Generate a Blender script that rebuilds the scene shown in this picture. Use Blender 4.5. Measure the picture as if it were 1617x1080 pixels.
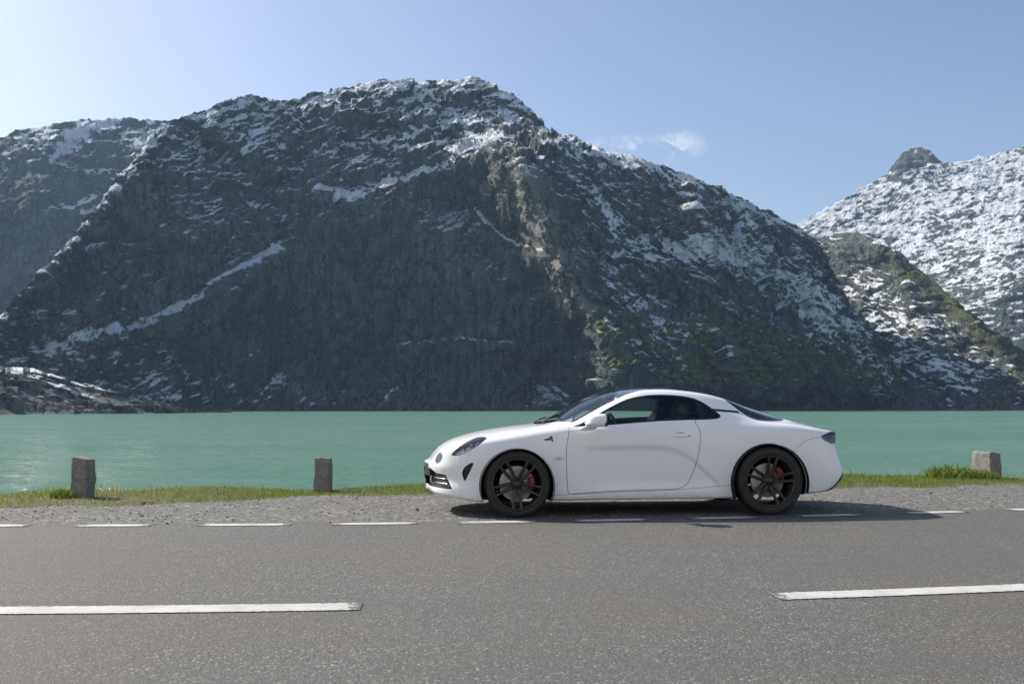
import bpy, bmesh, math, random
import numpy as np
from mathutils import Vector, Matrix

# ------------------------------------------------------------------ camera, sky, sun, exposure
scene = bpy.context.scene
for o in list(bpy.data.objects):
    bpy.data.objects.remove(o)
COL = scene.collection
R = math.radians
rng = np.random.default_rng(7)
random.seed(7)

CAM_H = 1.05                       # eye height above the road
HAZE = 0.000065
FPX = 1572.0                       # 35 mm lens on a 1617 px wide frame
PITCH = math.atan(100.0 / FPX)

cam_d = bpy.data.cameras.new('camera')
cam_d.sensor_width = 36.0
cam_d.lens = 36.0 * FPX / 1617.0
cam_d.clip_start = 0.05
cam_d.clip_end = 60000
cam_d.dof.use_dof = True
cam_d.dof.focus_distance = 9.4
cam_d.dof.aperture_fstop = 5.0
cam = bpy.data.objects.new('camera', cam_d)
COL.objects.link(cam)
cam.location = (0, 0, CAM_H)
cam.rotation_euler = (R(90) + PITCH, 0, 0)
scene.camera = cam

SUN_AZ, SUN_EL = R(-60), R(39)     # azimuth from +Y, clockwise positive
SUN_DIR = Vector((math.sin(SUN_AZ) * math.cos(SUN_EL), math.cos(SUN_AZ) * math.cos(SUN_EL), math.sin(SUN_EL)))
sun_d = bpy.data.lights.new('sun', 'SUN')
sun_d.energy = 5.0
sun_d.angle = R(0.53)
sun_d.color = (1.0, 0.95, 0.87)
sun = bpy.data.objects.new('sun', sun_d)
COL.objects.link(sun)
sun.rotation_euler = (-SUN_DIR).to_track_quat('-Z', 'Y').to_euler()

world = bpy.data.worlds.new('World')
scene.world = world
world.use_nodes = True
wn = world.node_tree
wn.nodes.clear()
w_out = wn.nodes.new('ShaderNodeOutputWorld')
w_bg = wn.nodes.new('ShaderNodeBackground')
w_sky = wn.nodes.new('ShaderNodeTexSky')
w_sky.sky_type = 'NISHITA'
w_sky.sun_disc = False
w_sky.sun_elevation = SUN_EL
w_sky.sun_rotation = SUN_AZ % (2 * math.pi)
w_sky.altitude = 1800
w_sky.air_density = 1.0
w_sky.dust_density = 7.0
w_sky.ozone_density = 1.0
w_bg.inputs['Strength'].default_value = 0.12

scene.view_settings.view_transform = 'Standard'
scene.view_settings.look = 'None'
scene.view_settings.gamma = 1.0
scene.view_settings.exposure = 0.45
scene.view_settings.use_curve_mapping = False
scene.cycles.max_bounces = 6
scene.cycles.transparent_max_bounces = 10
scene.cycles.volume_bounces = 0
scene.cycles.use_denoising = True
scene.cycles.denoising_prefilter = 'NONE'
scene.cycles.caustics_reflective = False
scene.cycles.caustics_refractive = False

# two wisps of cloud over the right-hand shoulder of the mountain, part of the sky
def wnode(t, **k):
    n = wn.nodes.new(t)
    for a, b in k.items():
        setattr(n, a, b)
    return n
def wmath(op, a, b=None, c=None):
    n = wnode('ShaderNodeMath', operation=op)
    for i, x in enumerate((a, b, c)):
        if x is None:
            continue
        if isinstance(x, (int, float)):
            n.inputs[i].default_value = x
        else:
            wn.links.new(x, n.inputs[i])
    return n.outputs[0]
w_tc = wnode('ShaderNodeTexCoord')
w_sep = wnode('ShaderNodeSeparateXYZ')
wn.links.new(w_tc.outputs['Generated'], w_sep.inputs[0])
tx = wmath('DIVIDE', w_sep.outputs[0], wmath('MAXIMUM', w_sep.outputs[1], 0.05))
tz = wmath('DIVIDE', w_sep.outputs[2], wmath('MAXIMUM', w_sep.outputs[1], 0.05))
w_no = wnode('ShaderNodeTexNoise')
w_no.inputs['Scale'].default_value = 30
w_no.inputs['Detail'].default_value = 9
w_no.inputs['Roughness'].default_value = 0.62
w_no.inputs['Distortion'].default_value = 1.6
wn.links.new(w_tc.outputs['Generated'], w_no.inputs['Vector'])
cl = None
for (cx, cz, rx, rz, gain) in ((0.115, 0.257, 0.052, 0.020, 1.0), (0.168, 0.264, 0.034, 0.018, 0.9), (0.142, 0.249, 0.05, 0.012, 0.5)):
    dx = wmath('DIVIDE', wmath('SUBTRACT', tx, cx), rx)
    dz = wmath('DIVIDE', wmath('SUBTRACT', tz, cz), rz)
    rr = wmath('SQRT', wmath('ADD', wmath('MULTIPLY', dx, dx), wmath('MULTIPLY', dz, dz)))
    m = wmath('MULTIPLY', wmath('MAXIMUM', wmath('SUBTRACT', 1.0, rr), 0.0), gain)
    cl = m if cl is None else wmath('MAXIMUM', cl, m)
cl_n = wmath('MAXIMUM', wmath('MULTIPLY', wmath('SUBTRACT', w_no.outputs[0], 0.48), 6.0), 0.0)
cl_f = wmath('MINIMUM', wmath('MULTIPLY', wmath('MULTIPLY', cl, cl_n), 1.0), 0.45)
w_mix = wnode('ShaderNodeMix', data_type='RGBA')
wn.links.new(cl_f, w_mix.inputs['Factor'])
wn.links.new(w_sky.outputs[0], w_mix.inputs[6])
w_mix.inputs[7].default_value = (6.4, 6.7, 7.0, 1)
wn.links.new(w_mix.outputs[2], w_bg.inputs['Color'])
wn.links.new(w_bg.outputs[0], w_out.inputs['Surface'])

# ------------------------------------------------------------------ helpers
def new_obj(name, me, parent=None, kind=None, label=None, cat=None, group=None):
    o = bpy.data.objects.new(name, me)
    COL.objects.link(o)
    if parent is not None:
        o.parent = parent
    if kind:
        o['kind'] = kind
    if label:
        o['label'] = label
    if cat:
        o['category'] = cat
    if group:
        o['group'] = group
    return o

def mesh_np(name, V, F, mat=None, smooth=True):
    """V (n,3), F (m,k) with a constant k"""
    me = bpy.data.meshes.new(name)
    V = np.asarray(V, np.float32); F = np.asarray(F, np.int32)
    m, k = F.shape
    me.vertices.add(len(V)); me.vertices.foreach_set('co', V.ravel())
    me.loops.add(m * k); me.loops.foreach_set('vertex_index', F.ravel())
    me.polygons.add(m)
    me.polygons.foreach_set('loop_start', np.arange(0, m * k, k, dtype=np.int32))
    me.polygons.foreach_set('loop_total', np.full(m, k, np.int32))
    if smooth:
        me.polygons.foreach_set('use_smooth', np.ones(m, bool))
    me.update(calc_edges=True)
    if mat:
        me.materials.append(mat)
    return me

def attr(me, name, vals):
    a = me.attributes.new(name, 'FLOAT', 'POINT')
    a.data.foreach_set('value', np.asarray(vals, np.float32).ravel())

def grid_faces(nr, nc):
    i = np.arange(nr - 1)[:, None] * nc + np.arange(nc - 1)[None, :]
    return np.stack([i, i + 1, i + nc + 1, i + nc], -1).reshape(-1, 4)

def pchip(xk, yk, x):
    xk = np.asarray(xk, float); yk = np.asarray(yk, float); x = np.asarray(x, float)
    h = np.diff(xk); d = np.diff(yk) / h
    m = np.zeros_like(yk)
    if len(xk) == 2:
        return np.interp(x, xk, yk)
    w1 = 2 * h[1:] + h[:-1]; w2 = h[1:] + 2 * h[:-1]
    ok = d[:-1] * d[1:] > 0
    with np.errstate(divide='ignore', invalid='ignore'):
        hm = (w1 + w2) / (w1 / d[:-1] + w2 / d[1:])
    m[1:-1] = np.where(ok, hm, 0)
    m[0] = d[0]; m[-1] = d[-1]
    i = np.clip(np.searchsorted(xk, x) - 1, 0, len(h) - 1)
    t = np.clip((x - xk[i]) / h[i], 0, 1)
    return ((1 + 2 * t) * (1 - t) ** 2 * yk[i] + t * (1 - t) ** 2 * h[i] * m[i]
            + t * t * (3 - 2 * t) * yk[i + 1] + t * t * (t - 1) * h[i] * m[i + 1])

def sstep(a, b, x):
    t = np.clip((x - a) / (b - a), 0, 1)
    return t * t * (3 - 2 * t)

_perm = np.random.default_rng(11).permutation(256).astype(np.int32)
_perm = np.concatenate([_perm, _perm, _perm])
_g = np.random.default_rng(5).normal(size=(256, 3)).astype(np.float32)
_g /= np.linalg.norm(_g, axis=1)[:, None]
def perlin(P):
    P = np.asarray(P, np.float32)
    Pi = np.floor(P).astype(np.int32); Pf = P - Pi
    Pi &= 255
    u = Pf * Pf * Pf * (Pf * (Pf * 6 - 15) + 10)
    out = 0
    for dx in (0, 1):
        wx = u[:, 0] if dx else 1 - u[:, 0]
        hx = _perm[(Pi[:, 0] + dx) & 255]
        for dy in (0, 1):
            wy = u[:, 1] if dy else 1 - u[:, 1]
            hy = _perm[hx + ((Pi[:, 1] + dy) & 255)]
            for dz in (0, 1):
                wz = u[:, 2] if dz else 1 - u[:, 2]
                g = _g[_perm[hy + ((Pi[:, 2] + dz) & 255)]]
                out = out + wx * wy * wz * (g[:, 0] * (Pf[:, 0] - dx) + g[:, 1] * (Pf[:, 1] - dy) + g[:, 2] * (Pf[:, 2] - dz))
    return out * 1.6
def fbm(P, octaves=5, gain=0.5, ridged=False, lac=2.03):
    a, s, tot = 1.0, 0, 0
    P = np.array(P, np.float32)
    for k in range(octaves):
        n = perlin(P + 17.3 * k)
        if ridged:
            n = 1 - 2 * np.abs(n)
        s = s + a * n; tot += a
        a *= gain; P = P * lac
    return s / tot

def facets(P, seed=0):
    """broken blocks: every Voronoi cell is a flat facet with its own tilt and step"""
    P = np.asarray(P, np.float32) + seed
    base = np.floor(P - .5).astype(np.int32)
    best = np.full(len(P), 1e9, np.float32); val = np.zeros(len(P), np.float32)
    for dx in (0, 1):
        for dy in (0, 1):
            for dz in (0, 1):
                c = base + [dx, dy, dz]; m = c & 255
                h = _perm[_perm[_perm[m[:, 0]] + m[:, 1]] + m[:, 2]]
                g = _g[h]
                r = P - (c + .5 + .42 * g)
                d = np.einsum('ij,ij->i', r, r)
                k = d < best
                g2 = _g[(h + 91) & 255]
                v = .55 * g2[:, 0] + np.einsum('ij,ij->i', r, g2[:, [1, 2, 0]])
                val = np.where(k, v, val); best = np.where(k, d, best)
    return val

# materials ---------------------------------------------------------
class NT:
    def __init__(self, name):
        self.m = bpy.data.materials.new(name)
        self.m.use_nodes = True
        self.t = self.m.node_tree
        self.t.nodes.clear()
        self.out = self.t.nodes.new('ShaderNodeOutputMaterial')
    def n(self, t, ins=None, **k):
        nd = self.t.nodes.new(t)
        for a, b in k.items():
            setattr(nd, a, b)
        for key, v in (ins or {}).items():
            self.set(nd.inputs[key], v)
        return nd
    def set(self, sock, v):
        if isinstance(v, bpy.types.NodeSocket):
            self.t.links.new(v, sock)
        elif isinstance(v, (tuple, list)) and len(v) == 3 and sock.type == 'RGBA':
            sock.default_value = (*v, 1)
        else:
            sock.default_value = v
    def math(self, op, a, b=None, clamp=False):
        nd = self.n('ShaderNodeMath', operation=op, use_clamp=clamp)
        self.set(nd.inputs[0], a)
        if b is not None:
            self.set(nd.inputs[1], b)
        return nd.outputs[0]
    def noise(self, vec, scale, detail=4, rough=0.55, dist=0.0):
        nd = self.n('ShaderNodeTexNoise', {'Scale': scale, 'Detail': detail, 'Roughness': rough, 'Distortion': dist})
        if vec is not None:
            self.set(nd.inputs['Vector'], vec)
        return nd.outputs[0]
    def vor(self, vec, scale, feature='F1', out='Distance'):
        nd = self.n('ShaderNodeTexVoronoi', {'Scale': scale}, feature=feature)
        self.set(nd.inputs['Vector'], vec)
        return nd.outputs[out]
    def ramp(self, fac, lo, hi):
        nd = self.n('ShaderNodeMapRange', {'From Min': lo, 'From Max': hi}, interpolation_type='SMOOTHSTEP')
        self.set(nd.inputs['Value'], fac)
        return nd.outputs[0]
    def mix(self, fac, a, b, mode='MIX'):
        nd = self.n('ShaderNodeMix', data_type='RGBA', blend_type=mode)
        self.set(nd.inputs['Factor'], fac); self.set(nd.inputs[6], a); self.set(nd.inputs[7], b)
        return nd.outputs[2]
    def pos(self):
        return self.n('ShaderNodeNewGeometry').outputs['Position']
    def scaled(self, vec, sc, rot=(0, 0, 0)):
        nd = self.n('ShaderNodeMapping', {'Scale': sc, 'Rotation': rot})
        self.set(nd.inputs['Vector'], vec)
        return nd.outputs[0]
    def attr(self, name):
        return self.n('ShaderNodeAttribute', attribute_name=name).outputs['Fac']
    def bump(self, h, strength=0.5, dist=0.01, normal=None):
        nd = self.n('ShaderNodeBump', {'Strength': strength, 'Distance': dist, 'Height': h})
        if normal is not None:
            self.set(nd.inputs['Normal'], normal)
        return nd.outputs[0]
    def bsdf(self, **k):
        nd = self.n('ShaderNodeBsdfPrincipled')
        for key, v in k.items():
            self.set(nd.inputs[key.replace('_', ' ')], v)
        self.t.links.new(nd.outputs[0], self.out.inputs['Surface'])
        return nd

def simple(name, col, rough=0.5, metal=0.0, spec=0.5, coat=0.0, var=0.0, vscale=30):
    t = NT(name)
    c = col
    if var:
        nz = t.noise(t.pos(), vscale, 4)
        c = t.mix(nz, tuple(x * (1 - var) for x in col), tuple(min(1, x * (1 + var)) for x in col))
    b = t.bsdf(Base_Color=c, Roughness=rough, Metallic=metal)
    b.inputs['Specular IOR Level'].default_value = spec
    b.inputs['Coat Weight'].default_value = coat
    b.inputs['Coat Roughness'].default_value = 0.03
    return t.m

# ------------------------------------------------------------------ ground, road, shoulder, lake
def edge_y(x):                     # outer edge line of the road: a gentle bend
    x = np.asarray(x, float)
    y = np.where(np.abs(x) < 7, 0.0152 * x * x + 0.1299 * x + 8.981, 0)
    for s in (-1, 1):
        x0 = 7.0 * s
        y0 = 0.0152 * x0 * x0 + 0.1299 * x0 + 8.981; k = 0.0304 * x0 + 0.1299
        y = np.where(x * s >= 7, y0 + k * (x - x0), y)
    return y
def centre_y(x):
    x = np.asarray(x, float)
    y = np.where(np.abs(x) < 5, 0.0162 * x * x + 0.1110 * x + 5.308, 0)
    for s in (-1, 1):
        x0 = 5.0 * s
        y0 = 0.0162 * x0 * x0 + 0.1110 * x0 + 5.308; k = 0.0324 * x0 + 0.111
        y = np.where(x * s >= 5, y0 + k * (x - x0), y)
    return y
def grass_y(x):                    # gravel / grass limit
    return np.interp(x, [-40, -9, -5.2, -3.4, -2.3, -1.1, 1, 4.2, 6.8, 40], [8.9, 9.6, 10.1, 10.9, 11.55, 11.8, 12.3, 12.75, 13.25, 20])
def bank_y(x):                     # top of the bank above the lake
    return np.interp(x, [-40, -9, -5.5, -2.5, -1.2, 2, 4.9, 7.5, 40], [11.3, 11.7, 12.1, 12.75, 13.3, 14.1, 14.75, 14.9, 22])
LAKE_Z = -3.5
def ground_z(x, y):
    b = bank_y(x)
    over = np.maximum(y - b, 0)
    z = -np.minimum(over * 0.62, 5.2)
    hump = 0.05 * np.sin(x * 1.3 + 1.0) + 0.03 * np.sin(x * 3.1)
    g = sstep(grass_y(x) - 0.1, grass_y(x) + 0.9, y) * (1 - sstep(0, 0.8, over))
    return z + hump * g * 0.5

gx = np.unique(np.concatenate([np.linspace(-3600, -60, 14), np.linspace(-60, -14, 14), np.linspace(-14, 16, 151), np.linspace(16, 60, 14), np.linspace(60, 3600, 14)]))
gy = np.unique(np.concatenate([np.linspace(-400, -12, 12), np.linspace(-12, 9, 12), np.linspace(9, 26, 110), np.linspace(26, 70, 10), np.linspace(70, 3800, 14)]))
GX, GY = np.meshgrid(gx, gy)
GZ = ground_z(GX, GY)

t = NT('soil')
p = t.pos()
n1 = t.noise(p, 2.2, 6, 0.65); n2 = t.noise(p, 38, 5, 0.7)
c = t.mix(t.ramp(n1, .35, .65), (0.095, 0.085, 0.05), (0.075, 0.095, 0.03))
c = t.mix(t.ramp(n2, .4, .7), c, (0.16, 0.14, 0.10))
t.bsdf(Base_Color=c, Roughness=0.95, Normal=t.bump(n2, 0.8, 0.02))
M_SOIL = t.m
ground = new_obj('ground', mesh_np('ground', np.stack([GX, GY, GZ], -1).reshape(-1, 3), grid_faces(len(gy), len(gx)), M_SOIL), kind='structure')

def strip(name, ylo, yhi, xs, rows, z, mat, zfun=None):
    a = np.linspace(0, 1, rows)[:, None]
    X = np.broadcast_to(xs[None, :], (rows, len(xs)))
    Y = ylo(xs)[None, :] * (1 - a) + yhi(xs)[None, :] * a
    Z = np.full_like(Y, z) if zfun is None else zfun(X, Y) + z
    return mesh_np(name, np.stack([X, Y, Z], -1).reshape(-1, 3), grid_faces(rows, len(xs)), mat)

# asphalt
def asphalt_nodes(t):
    p = t.pos()
    ag = t.n('ShaderNodeTexVoronoi', {'Scale': 105.0, 'Randomness': 1.0}); t.set(ag.inputs['Vector'], p)
    cell = t.n('ShaderNodeSeparateColor'); t.set(cell.inputs[0], ag.outputs['Color'])
    fine = t.noise(p, 260, 3, 0.6)
    mid = t.noise(p, 9, 6, 0.65)
    big = t.noise(p, 0.55, 5, 0.6)
    lane = t.noise(t.scaled(p, (0.25, 2.2, 1), (0, 0, R(-7))), 1.0, 4, 0.55)
    base = t.mix(t.ramp(cell.outputs[0], 0.05, 1.0), (0.060, 0.058, 0.052), (0.132, 0.127, 0.113))
    base = t.mix(t.ramp(cell.outputs[1], 0.90, 0.99), base, (0.35, 0.345, 0.31))
    base = t.mix(t.ramp(cell.outputs[2], 0.86, 0.97), base, (0.055, 0.053, 0.052))
    base = t.mix(t.math('MULTIPLY', t.ramp(fine, .35, .75), 0.35), base, (0.10, 0.097, 0.092))
    base = t.mix(t.math('MULTIPLY', t.ramp(big, .35, .68), 0.55), base, (0.105, 0.092, 0.074))
    base = t.mix(t.math('MULTIPLY', t.ramp(lane, .42, .68), 0.5), base, (0.088, 0.085, 0.082))
    base = t.mix(t.math('MULTIPLY', t.ramp(mid, .52, .75), 0.30), base, (0.155, 0.148, 0.134))
    h = t.math('ADD', t.math('MULTIPLY', ag.outputs['Distance'], -0.7), t.math('MULTIPLY', fine, 0.5))
    return p, base, h
t = NT('asphalt')
p, base, h = asphalt_nodes(t)
t.bsdf(Base_Color=base, Roughness=0.82, Normal=t.bump(h, 0.75, 0.006))
M_ASPH = t.m
t = NT('road_paint')
p, base, h = asphalt_nodes(t)
wear = t.noise(p, 26, 6, 0.72); chip = t.noise(p, 120, 4, 0.7); edge = t.attr('edge')
paint = t.mix(t.ramp(t.noise(p, 6, 5), .3, .7), (0.42, 0.415, 0.39), (0.54, 0.53, 0.50))
paint = t.mix(t.math('MULTIPLY', t.ramp(chip, .5, .8), 0.35), paint, (0.45, 0.44, 0.41))
k = t.math('ADD', t.math('MULTIPLY', wear, 0.75), t.math('MULTIPLY', chip, 0.35))
k = t.math('ADD', k, t.math('MULTIPLY', edge, 0.22))
t.bsdf(Base_Color=t.mix(t.ramp(k, .64, .73), paint, base), Roughness=0.7, Normal=t.bump(h, 0.5, 0.005))
M_PAINT = t.m

rx = np.unique(np.concatenate([np.linspace(-400, -20, 12), np.linspace(-20, 20, 401), np.linspace(20, 400, 12)]))
erng = np.random.default_rng(3)
ej = 0.03 * np.sin(rx * 5.1) + 0.03 * np.sin(rx * 13.0 + 2) + 0.03 * np.sin(rx * 2.3) + erng.uniform(-.03, .03, len(rx))
road = new_obj('road', strip('road', lambda x: np.minimum(centre_y(x) - 7.2, -1.9), lambda x: edge_y(x) + 0.17 + ej, rx, 14, 0.010, M_ASPH), kind='structure')

def marking(x0, x1, yf, width):
    n = max(4, int((x1 - x0) / 0.12))
    xs = np.linspace(x0, x1, n); k = np.gradient(yf(xs), xs); nl = np.sqrt(1 + k * k)
    rows = []
    ed = []
    for a in (-1, -0.8, 0, 0.8, 1):
        off = a * width / 2
        rows.append(np.stack([xs - k / nl * off, yf(xs) + off / nl, np.full(n, 0.0145)], -1))
        e = np.full(n, 1.0 if abs(a) == 1 else 0.0)
        e[0] = e[-1] = 1
        ed.append(e)
    me = mesh_np('lane_marking', np.concatenate(rows), grid_faces(5, n), M_PAINT)
    attr(me, 'edge', np.concatenate(ed))
    return new_obj('lane_marking', me, road)
for (a, b) in [(-15.4, -14.7), (-14.2, -13.5), (-13.0, -12.3), (-11.8, -11.1), (-10.6, -9.9), (-9.4, -8.7), (-8.2, -7.5), (-7.05, -6.35), (-5.95, -5.25), (-4.87, -4.19), (-3.78, -3.14), (-2.73, -1.93), (-1.58, -0.83), (-0.49, 0.21), (0.56, 1.25), (1.64, 2.29), (2.67, 3.33), (3.79, 4.45), (4.93, 5.65), (6.1, 6.8), (7.3, 8.0), (8.5, 9.2), (9.7, 10.4), (10.9, 11.6)]:
    marking(a, b, edge_y, 0.155)
for (a, b) in [(-12.8, -9.6), (-6.0, -0.78), (1.43, 6.4), (9.2, 12.4)]:
    marking(a, b, centre_y, 0.195)

# gravel shoulder
t = NT('gravel')
p = t.pos()
v = t.n('ShaderNodeTexVoronoi', {'Scale': 70.0}); t.set(v.inputs['Vector'], p)
sc = t.n('ShaderNodeSeparateColor'); t.set(sc.inputs[0], v.outputs['Color'])
v2 = t.n('ShaderNodeTexVoronoi', {'Scale': 28.0}); t.set(v2.inputs['Vector'], p)
sc2 = t.n('ShaderNodeSeparateColor'); t.set(sc2.inputs[0], v2.outputs['Color'])
big = t.noise(p, 0.9, 6, 0.65); mid = t.noise(p, 7, 6, 0.7)
c = t.mix(sc.outputs[0], (0.078, 0.077, 0.069), (0.150, 0.148, 0.133))
c = t.mix(t.ramp(sc2.outputs[1], .80, .95), c, (0.29, 0.285, 0.26))
c = t.mix(t.ramp(sc2.outputs[2], .80, .95), c, (0.07, 0.066, 0.062))
c = t.mix(t.math('MULTIPLY', t.ramp(big, .4, .7), .5), c, (0.13, 0.115, 0.095))
c = t.mix(t.math('MULTIPLY', t.ramp(mid, .5, .8), .6), c, (0.10, 0.09, 0.08))
h = t.math('ADD', t.math('MULTIPLY', v.outputs['Distance'], -1.0), t.math('MULTIPLY', v2.outputs['Distance'], -0.8))
h = t.math('ADD', h, t.math('MULTIPLY', mid, 1.5))
t.bsdf(Base_Color=c, Roughness=0.9, Normal=t.bump(h, 0.7, 0.006))
M_GRAVEL = t.m
gxs = np.unique(np.concatenate([np.linspace(-60, -16, 30), np.linspace(-16, 18, 273), np.linspace(18, 60, 30)]))
gj = 0.14 * np.sin(gxs * 2.1) + 0.09 * np.sin(gxs * 5.3 + 1) + 0.05 * np.sin(gxs * 11.7) + 0.03 * np.sin(gxs * 23)
gravel = new_obj('gravel_shoulder', strip('gravel_shoulder', lambda x: edge_y(x) + 0.02, lambda x: grass_y(x) + gj, gxs, 12, 0.006, M_GRAVEL,
                 lambda X, Y: ground_z(X, Y)), kind='structure')

# loose stones on the shoulder
def ico_stones(name, pts, sizes, mat, parent=None, kind=None):
    bm = bmesh.new(); bmesh.ops.create_icosphere(bm, subdivisions=1, radius=1)
    bv = np.array([v.co[:] for v in bm.verts]); bf = np.array([[v.index for v in f.verts] for f in bm.faces]); bm.free()
    n = len(pts); nv = len(bv)
    rv = np.random.default_rng(21)
    S = sizes[:, None] * rv.uniform(0.6, 1.3, (n, 3)) * np.array([1, 1, 0.62])
    ang = rv.uniform(0, 6.28, n)
    B = bv[None] * S[:, None, :] * rv.uniform(0.75, 1.2, (n, nv, 1))
    ca, sa = np.cos(ang)[:, None], np.sin(ang)[:, None]
    X = B[..., 0] * ca - B[..., 1] * sa; Y = B[..., 0] * sa + B[..., 1] * ca
    V = np.stack([X, Y, B[..., 2]], -1) + pts[:, None, :]
    F = (bf[None] + (np.arange(n) * nv)[:, None, None]).reshape(-1, 3)
    me = mesh_np(name, V.reshape(-1, 3), F, mat, smooth=False)
    attr(me, 'tone', np.repeat(rv.uniform(0, 1, n), nv))
    return new_obj(name, me, parent, kind)
t = NT('stone_chips')
tone = t.attr('tone')
c = t.mix(tone, (0.10, 0.098, 0.09), (0.27, 0.265, 0.245))
c = t.mix(t.math('MULTIPLY', t.noise(t.pos(), 160, 3), .5), c, (0.12, 0.11, 0.1))
t.bsdf(Base_Color=c, Roughness=0.9)
M_CHIP = t.m
n = 8000
sx = rng.uniform(-8.5, 10.5, n); a = rng.beta(1.1, 1.0, n)
sy = edge_y(sx) - 0.02 + a * (grass_y(sx) + 0.27 - edge_y(sx))
ss = rng.lognormal(math.log(0.0050), 0.5, n).clip(0.003, 0.024)
st = ico_stones('loose_stones', np.stack([sx, sy, ground_z(sx, sy) + 0.006 + ss * 0.25], -1), ss, M_CHIP, kind='stuff')
st['label'] = 'loose grey stones scattered over the gravel shoulder'

# lake
t = NT('glacier_water')
p = t.pos()
w1 = t.noise(t.scaled(p, (0.8, 1.5, 1)), 1.1, 5, 0.6, 0.3)
w2 = t.noise(t.scaled(p, (1.0, 1.7, 1)), 4.0, 4, 0.6)
streak = t.noise(t.scaled(p, (0.010, 0.03, 1)), 1.0, 5, 0.6)
w0 = t.noise(t.scaled(p, (0.5, 1.0, 1)), 0.35, 4, 0.6)
h = t.math('ADD', t.math('MULTIPLY', w1, 0.30), t.math('MULTIPLY', w2, 0.08))
wB = t.noise(t.scaled(p, (0.09, 0.22, 1)), 1.0, 4, 0.62)
h = t.math('ADD', h, t.math('ADD', t.math('MULTIPLY', w0, 0.7), t.math('MULTIPLY', wB, 1.6)))
deep = t.mix(t.ramp(streak, .35, .65), (0.083, 0.170, 0.130), (0.108, 0.202, 0.156))
nrm = t.bump(h, 1.0, 1.0)
dif = t.n('ShaderNodeBsdfDiffuse', {'Color': deep, 'Normal': t.bump(h, 0.6, 1.0)})
glo = t.n('ShaderNodeBsdfGlossy', {'Color': (1, 1, 1, 1), 'Roughness': 0.05, 'Normal': nrm})
fr = t.n('ShaderNodeFresnel', {'IOR': 1.33, 'Normal': nrm})
mx = t.n('ShaderNodeMixShader', {0: t.math('MINIMUM', fr.outputs[0], t.math('ADD', 0.18, t.math('MULTIPLY', t.ramp(streak, .4, .62), 0.16))), 1: dif.outputs[0], 2: glo.outputs[0]})
t.t.links.new(mx.outputs[0], t.out.inputs['Surface'])
M_WATER = t.m
lx = np.linspace(-3500, 3500, 29); ly = np.concatenate([[10.0, 40, 80], np.linspace(160, 3600, 26)])
LX, LY = np.meshgrid(lx, ly)
lake = new_obj('lake', mesh_np('lake', np.stack([LX, LY, np.full_like(LX, LAKE_Z)], -1).reshape(-1, 3), grid_faces(len(ly), len(lx)), M_WATER), kind='structure')

# ------------------------------------------------------------------ mountains
CP, SP = math.cos(PITCH), math.sin(PITCH)
def rays(px, py):
    x = (px - 808.5) / FPX; y = (540 - py) / FPX
    return x, CP - y * SP, SP + y * CP
def line_x(pts, py):               # x of a mostly vertical feature line at height py
    q = sorted(pts, key=lambda a: a[1])
    return np.interp(py, [a[1] for a in q], [a[0] for a in q])
def seg_dist(pts, X, Y):
    d = np.full(X.shape, 1e9); tt = np.zeros(X.shape)
    for (x0, y0), (x1, y1) in zip(pts[:-1], pts[1:]):
        dx, dy = x1 - x0, y1 - y0
        s = np.clip(((X - x0) * dx + (Y - y0) * dy) / (dx * dx + dy * dy), 0, 1)
        d = np.minimum(d, np.hypot(X - x0 - s * dx, Y - y0 - s * dy))
    return d
def blob(X, Y, cx, cy, rx, ry):
    return np.exp(-(((X - cx) / rx) ** 2 + ((Y - cy) / ry) ** 2))

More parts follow.
